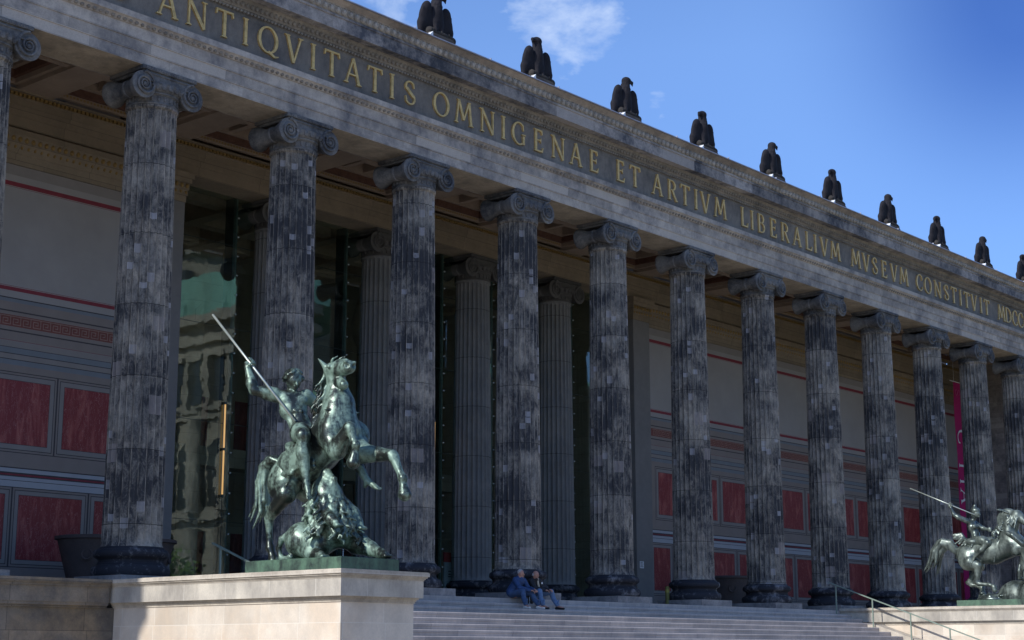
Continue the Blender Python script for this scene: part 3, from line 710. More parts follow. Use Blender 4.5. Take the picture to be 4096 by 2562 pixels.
def rail(x, lab):
    r = empty('stair_handrail'); tag(r, lab, 'handrail', 'handrails on the stairs')
    ys = [-1.15-1.47*i for i in range(7)]; zz = lambda y: 1.02+(y+.92)*.37 if y < -.92 else 1.02
    for y in ys:
        k = max(0, math.floor((-.92-y)/T_)+1); m = MB(); m.box(x-.02, x+.02, y-.02, y+.02, -k*H_, zz(y)-.02); m.build('post', M['rail'], r)
    m = MB(); y0, y1 = -.85, ys[-1]-.3
    m.add([(x-.03,y0,zz(y0)-.02),(x+.03,y0,zz(y0)-.02),(x+.03,y0,zz(y0)+.02),(x-.03,y0,zz(y0)+.02),(x-.03,y1,zz(y1)-.02),(x+.03,y1,zz(y1)-.02),(x+.03,y1,zz(y1)+.02),(x-.03,y1,zz(y1)+.02)],
          [(3,2,1,0),(4,5,6,7),(0,1,5,4),(1,2,6,5),(2,3,7,6),(3,0,4,7)]); m.build('rail', M['rail'], r)
rail(35.12, 'green painted handrail beside the right hand pedestal'); rail(6.28, 'green handrail beside the left hand pedestal, mostly hidden')

# ------------------------------------------------------------------ things in the portico
def pot(x, y, lab, s=1.):
    p = empty('planter', (x, y, 0)); tag(p, lab, 'planter', 'big flared planters in the portico'); mt = stone('pot stone', (.14,.115,.11), (.08,.07,.07), .4, .7)
    m = MB(); m.lathe([(.55*s,.10),(.60*s,.12),(.90*s,1.22),(.86*s,1.22),(.80*s,1.1)], n=36); m.build('body', mt, p, smooth=True, angle=40)
    m = MB(); m.lathe([(.9*s,1.221),(.97*s,1.235),(.97*s,1.31),(.88*s,1.325),(.84*s,1.24)], n=36, cap=False); m.build('rim', mt, p, smooth=True, angle=40)
    m = MB(); m.lathe([(.4*s,0),(.42*s,.099)], n=20); m.build('foot', mt, p)
    for a in (-2.4, -.8):
        m = MB(); c, q = math.cos(a), math.sin(a); R = .80*s
        m.tube([(c*R+.13*math.cos(t)*-q, q*R+.13*math.cos(t)*c, .85+.13*math.sin(t)) for t in [i*PI/5 for i in range(11)]], .03, 6); m.build('ring', mt, p)
pot(5.68, 3.0, 'huge dark flared planter behind the nearest full column'); pot(7.15, 3.2, 'huge planter with its rim showing right of the nearest full column')
pot(34.35, 3.0, 'huge brown flared planter before the red panels right of the entrance')
pb = empty('bollard', (26.72, .5, 0)); tag(pb, 'short yellow green bollard beside a column base', 'bollard')
m = MB(); m.lathe([(.07,0),(.07,.62),(.05,.66)], n=12); m.build('post', flat('bollard paint', (.16,.15,.04)), pb, smooth=True, angle=40)
m = MB(); m.lathe([(.073,.45),(.073,.55)], n=12); m.build('band', flat('bollard band', (.3,.28,.06)), pb)
ip = empty('info_panel', (22.42, 6.5, 0)); tag(ip, 'tall pale notice board with red head behind the entrance glass', 'sign')
m = MB(); m.box(-.22,.32,.02,.07,0,1.5); m.build('board', flat('board grey', (.40,.42,.45), .6, 0, .03), ip)
m = MB(); m.box(-.22,.32,.02,.07,1.502,1.83); m.build('header', flat('board red', (.40,.03,.03), .6, 0, .03), ip)
m = MB()
for z, w in ((1.18,.3),(1.08,.2),(1.0,.26)): m.box(-.02, -.02+w, .012, .02, z, z+.035)
m.build('text_lines', M['line'], ip)
sg = empty('paper_notice', (31.9, 5.30, 1.62)); tag(sg, 'small white notice stuck on the grey pilaster right of the entrance', 'notice')
m = MB(); m.box(-.12,.14,-.004,0,0,.26); m.build('sheet', M['white'], sg)
for j, z in enumerate((.05,.10,.15,.20)):
    m = MB(); m.box(-.08,.10-.03*(j%2),-.006,-.0042,z,z+.018); m.build('text', M['line'], sg)
sg = empty('wall_lettering', (9.15, 5.305, 2.05)); tag(sg, 'tiny white opening notice lettered on the pilaster left of the glass', 'notice')
for j in range(3):
    m = MB()
    for i in range(5): m.box(i*.05, i*.05+.035, -.004, 0, j*.10, j*.10+.05)
    m.build('text', M['white'], sg)
# tall banners hanging from horizontal poles
def banner(x, w, colr, lab, letters):
    b = empty('hanging_banner', (x, 4.0, 0)); tag(b, lab, 'banner', 'long banners hanging in the portico')
    m = MB(); n = 24
    for i in range(n):
        z0 = .9+(11.85-.9)*i/n; z1 = .9+(11.85-.9)*(i+1)/n; a0 = .02*math.sin(i*.7); a1 = .02*math.sin((i+1)*.7)
        m.add([(0,a0,z0),(w,a0,z0),(w,a1,z1),(0,a1,z1),(0,a0+.006,z0),(w,a0+.006,z0),(w,a1+.006,z1),(0,a1+.006,z1)], [(0,1,2,3),(5,4,7,6),(4,0,3,7),(1,5,6,2)])
    m.build('cloth', flat('banner cloth', colr, .8, 0, .04), b, smooth=True, angle=50)
    m = MB(); m.tube([(-.35,0,11.88),(w+.1,0,11.88)], .022, 6); m.tube([(.1,0,11.88),(.1,.0,13.1)], .008, 4); m.tube([(w-.1,0,11.88),(w-.1,0,13.1)], .008, 4); m.build('pole', M['white'], b)
    for ch, z, h, cc in letters:
        wd, strokes = GL[ch]; m = MB()
        for q, s in enumerate(strokes):      # lettering turned a quarter, reading downwards
            m.ext([(.12+zz*h, z-a*h) for a, zz in s], -.032-.0005*q, -.026, axis=1)
        m.build('letter', cc, b)
lw = flat('banner white', (.75,.75,.78), .7, 0, .03); lp = flat('banner pink', (.55,.08,.25), .7, 0, .03)
banner(57.05, 1.3, (.42,.012,.13), 'magenta banner with white letters hanging between two far columns', [('S', 11.5, .55, lp), ('C', 9.45, .9, lw), ('I', 7.75, .9, lw), ('T', 7.2, .9, lw), ('A', 6.5, .9, lw)])
banner(62.35, .8, (.40,.39,.38), 'pale grey banner hanging behind the last column at the right edge', [])
# slim glow strip shapes added at the glass to imitate a warm glint
me_, nt_, b_, o_ = newmat('glow strip'); b_.inputs['Base Color'].default_value = (.8,.6,.3,1); b_.inputs['Emission Color'].default_value = (1,.55,.18,1); b_.inputs['Emission Strength'].default_value = .6
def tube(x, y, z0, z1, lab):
    t = empty('glint_strip', (x, y, 0)); tag(t, lab, 'glint', 'slender glow strip shapes added for a warm glint in the entrance')
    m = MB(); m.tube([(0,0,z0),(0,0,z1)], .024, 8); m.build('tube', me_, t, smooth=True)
    for z in (z0, z1, (z0+z1)/2): m = MB(); m.lathe([(.04,z-.04),(.04,z+.04)], n=10); m.build('strip_collar', M['steel'], t)  # collars and stem made up to hold the added strip
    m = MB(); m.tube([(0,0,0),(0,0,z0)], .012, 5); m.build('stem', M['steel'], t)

# ------------------------------------------------------------------ city seen in the glass
CW = stone('cathedral stone', (.38,.345,.29), (.12,.115,.105), .38, .7, block=(2.2,.8), bvar=.1, scale=.2)
CU = flat('copper roof', (.17,.36,.30), .6, .1, .25, .25)
CD = flat('deep window', (.03,.035,.04), .2)
ca = empty('cathedral'); tag(ca, 'huge pale stone cathedral with green copper dome, mirrored in the entrance glass', 'church')
FX = 75
m = MB(); m.box(FX+2, FX+45, -112, -38, GZ, 19.2); m.box(FX, FX+2, -92, -63, GZ, 28.5); m.box(FX+4, FX+30, -104, -76, 19.2, 31); m.build('body', CW, ca)
m = MB()
for z, d, a, b in ((18.9,1.2,-113,-37),(9.6,.6,-112.5,-37.5),(0.2,.5,-112.5,-37.5)): m.box(FX+2-d, FX+46, a, b, z, z+1.1); m.box(FX+2-d*.5, FX+46, a+.4, b-.4, z-.7, z-.001)
for z, d in ((28.5,1.3),(26.7,.6),(19.6,.5),(10.2,.7)): m.box(FX-d, FX+4, -92.6, -62.4, z, z+.9)
m.build('cornice', CW, ca)
for y in [-109+5.2*i for i in range(14)]:
    if -92 < y < -62: continue
    for z0, z1 in ((1.8,7.6),(11.4,18.2)):
        m = MB(); n = 10; pr = [(y-1.1,z0),(y+1.1,z0),(y+1.1,z1-1)]+[(y+1.1*math.cos(PI*i/n), z1-1+1.1*math.sin(PI*i/n)) for i in range(1,n)]+[(y-1.1,z1-1)]
        m.ext(pr, FX+1.9, FX+1.995); m.build('window', CD, ca)
        m = MB(); m.box(FX+1.5, FX+1.998, y-1.7, y-1.15, z0-.5, z1-.6); m.box(FX+1.5, FX+1.998, y+1.15, y+1.7, z0-.5, z1-.6); m.box(FX+1.3, FX+1.998, y-1.9, y+1.9, z1+.3, z1+.8); m.build('window_surround', CW, ca)
for y in [-91+4.28*i for i in range(7)]:
    m = MB(); m.lathe([(.85,10.9),(.75,11.4),(.65,18.4),(.9,19.5)], FX-.9, y, 16); m.lathe([(.9,0.6),(.8,1.2),(.7,8.6),(.95,9.5)], FX-.9, y, 16); m.build('column', CW, ca, smooth=True, angle=40)
for y in [-90+3.0*i for i in range(9)]:
    m = MB(); m.box(FX-.1, FX-.005, y-.7, y+.7, 21.2, 25.2); m.build('window', CD, ca)
    m = MB(); m.box(FX-.5, FX-.003, y-1.15, y-.75, 20.6, 25.8); m.box(FX-.6, FX-.002, y-1.25, y+1.25, 25.3, 25.9); m.box(FX-.8, FX-.001, y-1.2, y+1.2, 20.2, 20.6); m.build('window_surround', CW, ca)
    m = MB(); m.tube([(FX-.6,y+1.5,29.4),(FX-.6,y+1.5,30.6),(FX-.6,y+1.5,31.3)], [.5,.4,.2], 6); m.build('figure', CU, ca)
for y in (-88.8,-84.5,-80.2,-75.9,-71.6,-67.4):
    m = MB(); n = 10; pr = [(y-1.3,11.5),(y+1.3,11.5),(y+1.3,16.5)]+[(y+1.3*math.cos(PI*i/n), 16.5+1.3*math.sin(PI*i/n)) for i in range(1,n)]+[(y-1.3,16.5)]
    m.ext(pr, FX-.1, FX-.005); m.build('window', CD, ca)
cy, cx = -89.5, FX+14
m = MB(); m.lathe([(13.2,28),(13.2,37),(14,37.2),(14,38.2),(12.6,38.6)], cx, cy, 48); m.build('drum', CW, ca, smooth=True, angle=30)
for i in range(20):
    a = 2*PI*i/20; m = MB(); m.tube([(cx+13.3*math.cos(a),cy+13.3*math.sin(a),30),(cx+13.3*math.cos(a),cy+13.3*math.sin(a),35.5)], .9, 8); m.build('drum_window', CD, ca)
m = MB(); m.lathe([(13.8*math.cos(t*PI/2/12), 38.6+17*math.sin(t*PI/2/12)) for t in range(12)]+[(1.6,55.4),(1.6,60),(.2,64)], cx, cy, 48); m.build('dome', CU, ca, smooth=True)
for i in range(24):
    a = 2*PI*i/24; m = MB(); m.tube([(cx+14.0*math.cos(t*PI/2/10)*math.cos(a), cy+14.0*math.cos(t*PI/2/10)*math.sin(a), 38.6+17.1*math.sin(t*PI/2/10)) for t in range(10)], .22, 5); m.build('dome_rib', CU, ca)
m = MB(); m.ext([(-92.6,29.5),(-62.4,29.5),(-66,33.2),(-88,33.2)], FX-.8, FX+14); m.ext([(-113,20.01),(-37,20.01),(-40,21.2),(-110,21.2)], FX+2, FX+40); m.build('copper_roof', CU, ca)
for y in (-106, -44):
    m = MB(); m.lathe([(4,22.4),(4,28),(4.6,28.2),(4.6,28.8)], FX+8, y, 24); m.build('turret', CW, ca, smooth=True, angle=30)
    m = MB(); m.lathe([(4.3*math.cos(t*PI/2/8), 28.8+6*math.sin(t*PI/2/8)) for t in range(8)]+[(.3,36)], FX+8, y, 24); m.build('turret_dome', CU, ca, smooth=True)
leafm = flat('linden leaves', (.10,.17,.035), .6, 0, .4, 2); barkm = flat('linden bark', (.09,.07,.05), .9)
def tree(x, y, h, lab):
    t = empty('linden_tree', (x, y, GZ)); tag(t, lab, 'tree', 'trees of the garden, mirrored in the glass')
    m = MB(); m.tube([(0,0,0),(.1,0,h*.3),(0,.1,h*.7)], [.25,.18,.06], 8)
    for i in range(7):
        a = i*2.4; z = h*(.3+.05*i); m.tube([(.05,0,z),(math.cos(a)*h*.18, math.sin(a)*h*.18, z+h*.17)], [.08,.02], 5)
    m.build('trunk', barkm, t, smooth=True)
    m = MB(); r = np.random.default_rng(int(abs(x*7+y)))
    for cl_ in range(34):
        d = r.normal(size=3); d /= np.linalg.norm(d); rad = r.uniform(.45, 1); cc = np.array([0,0,h*.66])+d*np.array([h*.27,h*.27,h*.32])*rad
        for _ in range(34):
            p = cc+r.normal(size=3)*h*.055; u = r.normal(size=3); u /= np.linalg.norm(u); w = np.cross(u, r.normal(size=3)); w /= np.linalg.norm(w); s = h*.016
            m.add([p-u*s*1.3, p+w*s, p+u*s*1.3, p-w*s], [(0,1,2,3)])
    m.build('crown', leafm, t)
for i, (x, y, h) in enumerate(((60,-18.5,8.4),(61,-23,6.6),(63,-36,9.8),(61,-44,10.2),(64,-52,10.5),(61,-60,10),(63,-68,10.6))):
    tree(x, y, h, ['small bright green tree mirrored beside the inner column behind the seated men','low round tree mirrored in the entrance glass','garden linden nearest the staircase, mirrored in glass','bushy linden second in the mirrored row','tall linden before the cathedral portal, mirrored','round linden before the cathedral, mirrored','farthest linden of the garden row'][i])
tube(12.20, 6.13, 3.0, 5.75, 'slender glowing strip added for a warm glint in the glass left of the spearman')
tube(21.25, 6.13, 3.1, 6.2, 'slender glowing strip added for a warm glint in the middle of the entrance')

# ------------------------------------------------------------------ eagles on the roof edge
def eagle(side):
    e = empty('eagle_statue'); mt = M['eagle']
    m = MB(); m.add([(-.50,-.30,0),(.50,-.30,0),(.50,.5,0),(-.50,.5,0),(-.44,-.22,.17),(.44,-.22,.17),(.44,.42,.17),(-.44,.42,.17)], [(3,2,1,0),(4,5,6,7),(0,1,5,4),(1,2,6,5),(2,3,7,6),(3,0,4,7)]); m.build('pedestal', M['eaglebase'], e)
    s = SDF(); s.cone((-.34,-.05,.25),(.50,-.05,.22),.11,.10,.05).ell((.56,-.05,.20),(.12,.13,.12),k=.05)
    for i in range(9): s.ell((-.35+.1*i,-.14,.26+.03*math.sin(i*2)),(.04,.05,.06),k=.03)
    s.ell((-.3,0,.28),(.14,.16,.12)).ell((.15,0,.24),(.2,.2,.1)); s.build('rock', M['eaglebase'], e, .026)
    s = SDF(); s.ell((0,.03,.64),(.27,.19,.42),k=.06).ell((0,.0,.86),(.20,.16,.24),k=.06).cone((0,.03,.92),(.02*side,.0,1.28),.19,.135,.06)
    s.ell((.04*side,-.01,1.37),(.17,.15,.13),k=.04).cone((.11*side,-.03,1.38),(.27*side,-.05,1.36),.08,.055,.03).cone((.27*side,-.05,1.36),(.30*side,-.055,1.25),.05,.018,.02)
    for i in range(40):                     # ruffled neck feathers
        a = random.uniform(0, 6.28); z = random.uniform(.98, 1.28); r = .165-.05*(z-1)/.28
        s.ell((r*math.cos(a)+.03*side*(z-1), r*math.sin(a)+.01, z), (.028,.028,.045), k=.02)
    for sx in (-1, 1): s.cone((sx*.11,-.04,.55),(sx*.11-.03,-.13,.30),.10,.055,.05)
    for i in range(30): s.ell((-.10+random.uniform(-.04,.04), -.13+random.uniform(-.01,.02), random.uniform(.3,.62)), (.028,.02,.035), k=.015)
    s.build('body', mt, e, .024)
    for sx in (-1, 1):
        s = SDF(); s.ell((sx*.46,.02,.68),(.18,.09,.40),(0,-sx*13,0),k=.06).ell((sx*.38,-.01,.96),(.14,.10,.18),(0,-sx*20,0),k=.08).ell((sx*.26,.05,.60),(.26,.12,.40),k=.08).cone((sx*.54,.05,.45),(sx*.58,.08,.08),.12,.04,.08)
        for i in range(6): s.cone((sx*(.30+.05*i),-.03,.74+.03*i),(sx*(.38+.035*i),.02,.10+.05*(5-i)),.024,.018,.02)
        s.build('wing', mt, e, .024)
    m = MB(); m.ext([(-.58,-.01),(-.45,-.01),(-.45,.13)], -.34, -.16, axis=1)
    m.build('flashing', M['white'], e)
    return e
E1, E2 = eagle(1), eagle(-1)
names = {3:'dark stone eagle looking right, nearest of the roofline', 4:'dark stone eagle looking left against the cloud, second from the left', 5:'dark stone eagle looking right beside the small cloud, third along the roof', 6:'fourth eagle along the roof edge, head turned left', 7:'fifth eagle along the roof edge, head turned right', 8:'sixth eagle along the roof edge, head turned left', 9:'seventh eagle along the roof edge, head turned right', 10:'eighth eagle along the roof edge, above the word constituit', 11:'ninth eagle, last one whole in the photo at the right', 12:'eagle cut off by the right edge of the photo'}
used = {1: 0, -1: 0}
for k in range(3, 13):
    sd_ = 1 if k % 2 else -1; src = E1 if sd_ == 1 else E2
    o = src if not used[sd_] else copy_tree(src); used[sd_] = 1
    o.location = (k*S, -.83, 15.765); o.scale = (1.08,1,1.04); tag(o, names[k], 'eagle statue', 'stone eagles along the roof edge')
# ------------------------------------------------------------------ rider and lion
def strands(s, starts, flow, n=5, r0=.035, r1=.012, wig=.05, seed=1, k=.02):
    r = random.Random(seed)
    for p in starts:
        p = np.array(p, float); d = np.array(flow(p, r), float); ph = r.uniform(0, 6.28); pts = []
        for i in range(n+1):
            t = i/n; w = wig*math.sin(ph+t*6.5)*t
            pts.append(p+d*t+np.array([0,0,-.12*t*t])*np.linalg.norm(d)+np.array([w, -w*.8, w*.3]))
        s.chain(pts, [r0+(r1-r0)*i/n for i in range(n+1)], k)
def hand(s, c, ax, side, sc=1., k=.015):
    """fist round a shaft at c running along ax: palm, five unequal curled fingers, thumb"""
    c = np.array(c, float); ax = np.array(ax, float); ax /= np.linalg.norm(ax); u = np.array(side, float); u -= ax*(u@ax); u /= np.linalg.norm(u); w = np.cross(ax, u)
    s.ell(c+u*.045*sc, (.055*sc,.05*sc,.06*sc), k=k)
    for i, L in enumerate((.9, 1., .95, .8)):
        b = c+ax*(.055-.036*i)*sc
        s.chain([b+u*.05*sc+w*.03*sc, b+w*.06*sc*L, b-u*.045*sc*L+w*.03*sc, b-u*.045*sc-w*.02*sc], [.021*sc,.02*sc,.018*sc,.014*sc], k)
    s.chain([c+u*.05*sc-w*.02*sc+ax*.03*sc, c-w*.055*sc+ax*.05*sc, c-u*.03*sc-w*.045*sc+ax*.05*sc], [.024*sc,.021*sc,.016*sc], k)
def face(s, c, fwd, up, r, k=.02):
    """nose, brow, lips, chin, eye sockets and ears on a head of radius r"""
    c = np.array(c, float); f = np.array(fwd, float); f /= np.linalg.norm(f); u = np.array(up, float); u -= f*(u@f); u /= np.linalg.norm(u); l = np.cross(u, f)
    s.cone(c+f*.95*r+u*.12*r, c+f*1.22*r-u*.22*r, .09*r, .15*r, k); s.cone(c+f*.88*r+u*.2*r-l*.35*r, c+f*.88*r+u*.2*r+l*.35*r, .10*r, .10*r, k)
    for q in (-1, 1):
        s.ell(c+f*1.0*r+l*q*.33*r+u*.02*r, (.13*r,)*3, k=k, neg=True); s.ell(c+f*.86*r+l*q*.33*r+u*.0*r, (.11*r,)*3, k=k*.5)
        s.ell(c+l*q*.80*r-u*.05*r-f*.08*r, (.1*r,.16*r,.24*r), k=k)
    s.cone(c+f*.97*r-u*.45*r-l*.2*r, c+f*.97*r-u*.45*r+l*.2*r, .08*r, .08*r, k); s.ell(c+f*.82*r-u*.75*r, (.25*r,.25*r,.2*r), k=k)
gr = empty('bronze_statue'); tag(gr, 'green bronze statue of a nude rider spearing a lion from a rearing horse', 'statue', 'bronze riders beside the stairs')
m = MB(); m.box(3.42, 5.0, -8.27, -5.45, .072, .30); m.box(3.5, 5.0, -8.2, -5.52, .30, .315); m.build('plinth', M['bplinth'], gr)
BR = M['bronze']
# horse: hindquarters low at the back, forehand reared up
s = SDF()
s.ell((4.52,-5.55,2.12),(.42,.44,.48),(35,0,0),k=.1).cone((4.52,-5.75,2.25),(4.55,-6.35,2.6),.42,.43,.1).cone((4.55,-6.35,2.6),(4.55,-6.8,2.92),.43,.44,.1)
s.ell((4.34,-6.98,2.92),(.30,.27,.33),k=.1).ell((4.76,-6.98,2.92),(.30,.27,.33),k=.1)
s.cone((4.55,-6.88,3.05),(4.56,-6.90,3.5),.45,.34,.1).cone((4.56,-6.90,3.5),(4.55,-6.82,4.0),.30,.21,.08)
P0, NZ = (4.53,-6.74,4.22), (4.44,-7.30,4.24)
s.cone(P0, (4.48,-6.98,4.24), .20, .18, .07).cone((4.48,-6.98,4.24), NZ, .175, .145, .05).ell((4.52,-6.85,4.05),(.14,.20,.19),(10,0,0),k=.05)
s.cone((4.50,-6.90,4.02),(4.42,-7.18,3.88),.14,.10,.03)                    # lower jaw, mouth open
s.cone((4.35,-7.32,3.99),(4.72,-7.32,3.99),.035,.035,.02, True) if False else None
for q in (-1, 1):
    s.ell((4.385+q*.07,-7.42-q*.03,4.25),(.045,.06,.045),k=.015,neg=True); s.ell((4.40+q*.09,-7.37-q*.04,4.33),(.045,.05,.03),k=.02)
    s.ell((4.45+q*.16,-6.93-q*.06,4.28),(.05,.055,.045),k=.02); s.cone((4.53+q*.13,-6.66,4.30),(4.53+q*.26,-6.56,4.48),.07,.018,.03)
s.cone((4.47,-6.95,4.40),(4.44,-7.22,4.38),.055,.05,.03); s.cone((4.26,-7.30,4.06),(4.54,-7.42,4.06),.05,.05,.02,True); s.ell((5.0,-7.02,2.86),(.26,.26,.34),k=.1)
# forelegs
for pts, rs in (([(4.30,-6.95,2.80),(4.25,-7.2,2.52),(4.2,-7.60,2.93),(4.2,-7.64,2.92),(4.2,-7.75,2.62),(4.2,-7.80,2.57),(4.2,-7.77,2.42)],[.27,.20,.12,.105,.066,.085,.07]),
                ([(4.84,-7.0,2.78),(4.88,-7.31,2.50),(4.9,-7.75,2.44),(4.9,-8.12,2.39),(4.9,-8.18,2.34),(4.9,-8.40,1.97),(4.9,-8.44,1.91),(4.9,-8.46,1.78)],[.27,.21,.15,.125,.105,.066,.09,.07])):
    s.chain(pts, rs, .05)
s.cone((4.2,-7.77,2.40),(4.2,-7.74,2.22),.085,.14,.02); s.cone((4.9,-8.46,1.76),(4.9,-8.50,1.58),.085,.14,.02)
# hind legs: stifle forward, hock back, cannon upright
s.ell((4.22,-5.62,2.0),(.28,.38,.44),(25,0,0),k=.1).chain([(4.22,-5.75,1.85),(4.16,-5.80,1.70),(4.17,-5.45,1.42),(4.2,-5.24,1.22),(4.2,-5.25,1.12),(4.2,-5.28,.70),(4.2,-5.30,.62),(4.2,-5.37,.48)],[.30,.20,.14,.095,.08,.062,.085,.068],.05)
s.cone((4.2,-5.24,1.22),(4.2,-5.17,1.27),.07,.05,.03); s.cone((4.2,-5.37,.46),(4.2,-5.42,.335),.08,.125,.02)
s.ell((4.84,-5.75,2.0),(.28,.38,.44),(25,0,0),k=.1).chain([(4.84,-5.9,1.85),(4.9,-6.05,1.66),(4.9,-5.85,1.38),(4.9,-5.68,1.15),(4.9,-5.75,.70),(4.9,-5.78,.60),(4.9,-5.85,.47)],[.30,.20,.14,.10,.065,.085,.068],.05)
s.cone((4.9,-5.85,.46),(4.9,-5.90,.335),.08,.125,.02)
s.cone((4.1,-6.98,3.35),(4.85,-7.18,3.35),.02,.02,.02)
s.build('horse', BR, gr, .024)
s = SDF()     # mane and forelock
cr = [(4.50-.05*math.sin(i), -6.62+.12*(i/17), 4.28-.95*(i/17)) for i in range(18)]
strands(s, cr, lambda p, r: (-.12-r.random()*.08, .10+r.random()*.10, -.34-r.random()*.16), 5, .045, .016, .05, 3)
strands(s, [(4.38,-6.72,3.9-.1*i) for i in range(8)], lambda p, r: (-.12, .04+r.random()*.08, -.30), 5, .04, .014, .05, 5)
strands(s, [(4.50+.03*i,-6.72-.02*i,4.33) for i in range(6)], lambda p, r: (r.uniform(-.14,.1), r.uniform(-.2,.0), .22), 4, .045, .015, .05, 9)
s.build('mane', BR, gr, .022)
s = SDF(); tl = [(4.5,-5.22,2.42),(4.46,-4.98,2.52),(4.44,-4.80,2.38),(4.44,-4.72,2.05),(4.45,-4.74,1.65),(4.45,-4.58,1.32)]
for i in range(9):
    a = i*.7; o_ = np.array([.07*math.cos(a), .07*math.sin(a), 0]); s.chain([np.array(p)+o_*(.4+.35*j)*(1 if j < 5 else 1.2)+np.array([0,.03*math.sin(i*2+j*1.7),-.12*(i%3)*(j>3)]) for j, p in enumerate(tl)], [.07,.075,.07,.055,.04,.014], .025)
s.build('tail', BR, gr, .022)
s = SDF()     # animal skin thrown over the back, with knotted paws
s.ell((4.50,-5.95,2.62),(.50,.34,.10),(38,0,0),k=.05).ell((4.07,-5.86,2.30),(.07,.28,.30),(30,0,0),k=.04).ell((4.06,-6.15,2.45),(.06,.30,.28),(35,0,0),k=.04).cone((4.02,-5.50,2.05),(4.03,-6.1,2.12),.045,.05).cone((4.05,-6.3,2.55),(4.13,-6.62,2.15),.045,.04)
for i in range(9): s.ell((4.12+.02*(i%3),-6.50-.05*(i%4),2.36-.05*(i//2)),(.06,.06,.06),k=.02)
strands(s, [(4.06,-5.68-.05*i,2.1) for i in range(7)], lambda p, r: (-.02, .05, -.28), 4, .04, .015, .03, 21)
s.build('saddle_skin', BR, gr, .022)
# rider: one continuous body
s = SDF()
s.ell((4.46,-5.93,3.02),(.235,.20,.20),(0,0,-38),k=.08).ell((4.44,-5.85,3.22),(.205,.155,.24),(0,0,-38),k=.08).ell((4.41,-5.66,3.52),(.30,.21,.28),(-8,0,-38),k=.08).ell((4.42,-5.58,3.76),(.38,.19,.18),(0,4,-38),k=.08)
fr_ = np.array([-.53,-.85,0]); lf = np.array([.85,-.53,0]) if False else np.array([.79,-.61,0])
ch = np.array([4.44,-5.60,3.66])
for q in (-1, 1):
    s.ell(ch+lf*q*.14+fr_*.13+np.array([0,0,.03]), (.15,.10,.12), (0,0,-38), k=.035)
    for j in range(3): s.ell(np.array([4.43,-5.78,3.45-.115*j])+lf*q*.055+fr_*.13, (.055,.04,.05), (0,0,-38), k=.025)
    s.cone(np.array([4.43,-5.70,3.42])+lf*q*.19+fr_*.02, np.array([4.45,-5.85,3.12])+lf*q*.17+fr_*.04, .05, .06, .05)
s.cone((4.44,-5.56,3.82),(4.44,-5.57,4.0),.10,.09,.05)
s.chain([(4.13,-5.36,3.83),(4.0,-5.26,3.87),(3.78,-5.13,3.90)],[.165,.14,.10],.06).chain([(3.78,-5.13,3.90),(3.75,-5.08,4.05),(3.74,-4.93,4.42),(3.745,-4.885,4.50)],[.10,.115,.06,.052],.05)
s.chain([(4.68,-5.76,3.83),(4.88,-5.80,3.70),(4.98,-5.92,3.50)],[.145,.12,.085],.06).chain([(4.98,-5.92,3.50),(4.88,-6.15,3.44),(4.72,-6.35,3.42)],[.085,.075,.045],.05)
hand(s, (4.70,-6.40,3.42), (0,.3,1), (-.4,-1,0), 1.25)
SP0, SP1 = np.array([3.5,-4.009,5.646]), np.array([4.12,-6.06,3.20]); sa = (SP1-SP0)/np.linalg.norm(SP1-SP0)
hp = SP0+sa*(1.50); hand(s, hp, sa, (.1,-.2,-1), 1.45)
for ax, an, kn, tx in ((-1, (3.90,-6.70,1.86), (3.86,-6.60,2.83), (3.86,-6.85,1.50)), (1, (5.05,-7.28,1.95), (5.02,-6.55,2.72), (5.08,-7.62,1.74))):
    hip = (4.46+ax*.13,-5.98,2.98); mid = tuple((np.array(kn)+np.array(an))/2+np.array([0,.05,.12]))
    s.chain([hip, tuple((np.array(hip)+np.array(kn))/2+np.array([ax*.03,0,.03])), kn],[.22,.205,.145],.07).chain([kn, mid, an],[.135,.14,.07],.05)
    s.ell(kn,(.15,.15,.135),k=.05)
    an = np.array(an); tx = np.array(tx); s.cone(an, an+np.array([0,.06,-.10]),.07,.05,.03).cone(an, an+(tx-an)*.7,.068,.055,.03)
    for i in range(5): s.cone(an+(tx-an)*.65+np.array([(-.05+.025*i),0,0]), tx+np.array([(-.055+.027*i),0,.012*abs(i-1)]),.024,.017,.012)
hc = np.array([4.44,-5.62,4.15]); hf = np.array([-.30,-.88,-.32])
s.ell(hc,(.16,.18,.21),(12,0,-12),k=.05); face(s, hc+np.array([0,0,-.02]), hf, (0,0,1), .178)
s.build('rider', BR, gr, .02)
s = SDF(); r_ = random.Random(4)
s.ell(hc+np.array([.01,.03,.06]),(.185,.205,.19),k=.03)
for i in range(110):
    a = r_.uniform(0, 2*PI); e_ = r_.uniform(-.25, 1.35); d = np.array([math.cos(a)*math.cos(e_), math.sin(a)*math.cos(e_), math.sin(e_)])
    if d@(-hf) < -.55 and d[2] < .45: continue
    s.ell(hc+np.array([.01,.03,.05])+d*np.array([.19,.21,.19]), (.042,.042,.035), k=.018)
s.build('hair', BR, gr, .02)
m = MB(); e2 = SP1+sa*1.1*0; m.tube([SP0, SP1], .026, 10)
sp = m.build('spear', M['spear'], gr, smooth=True)
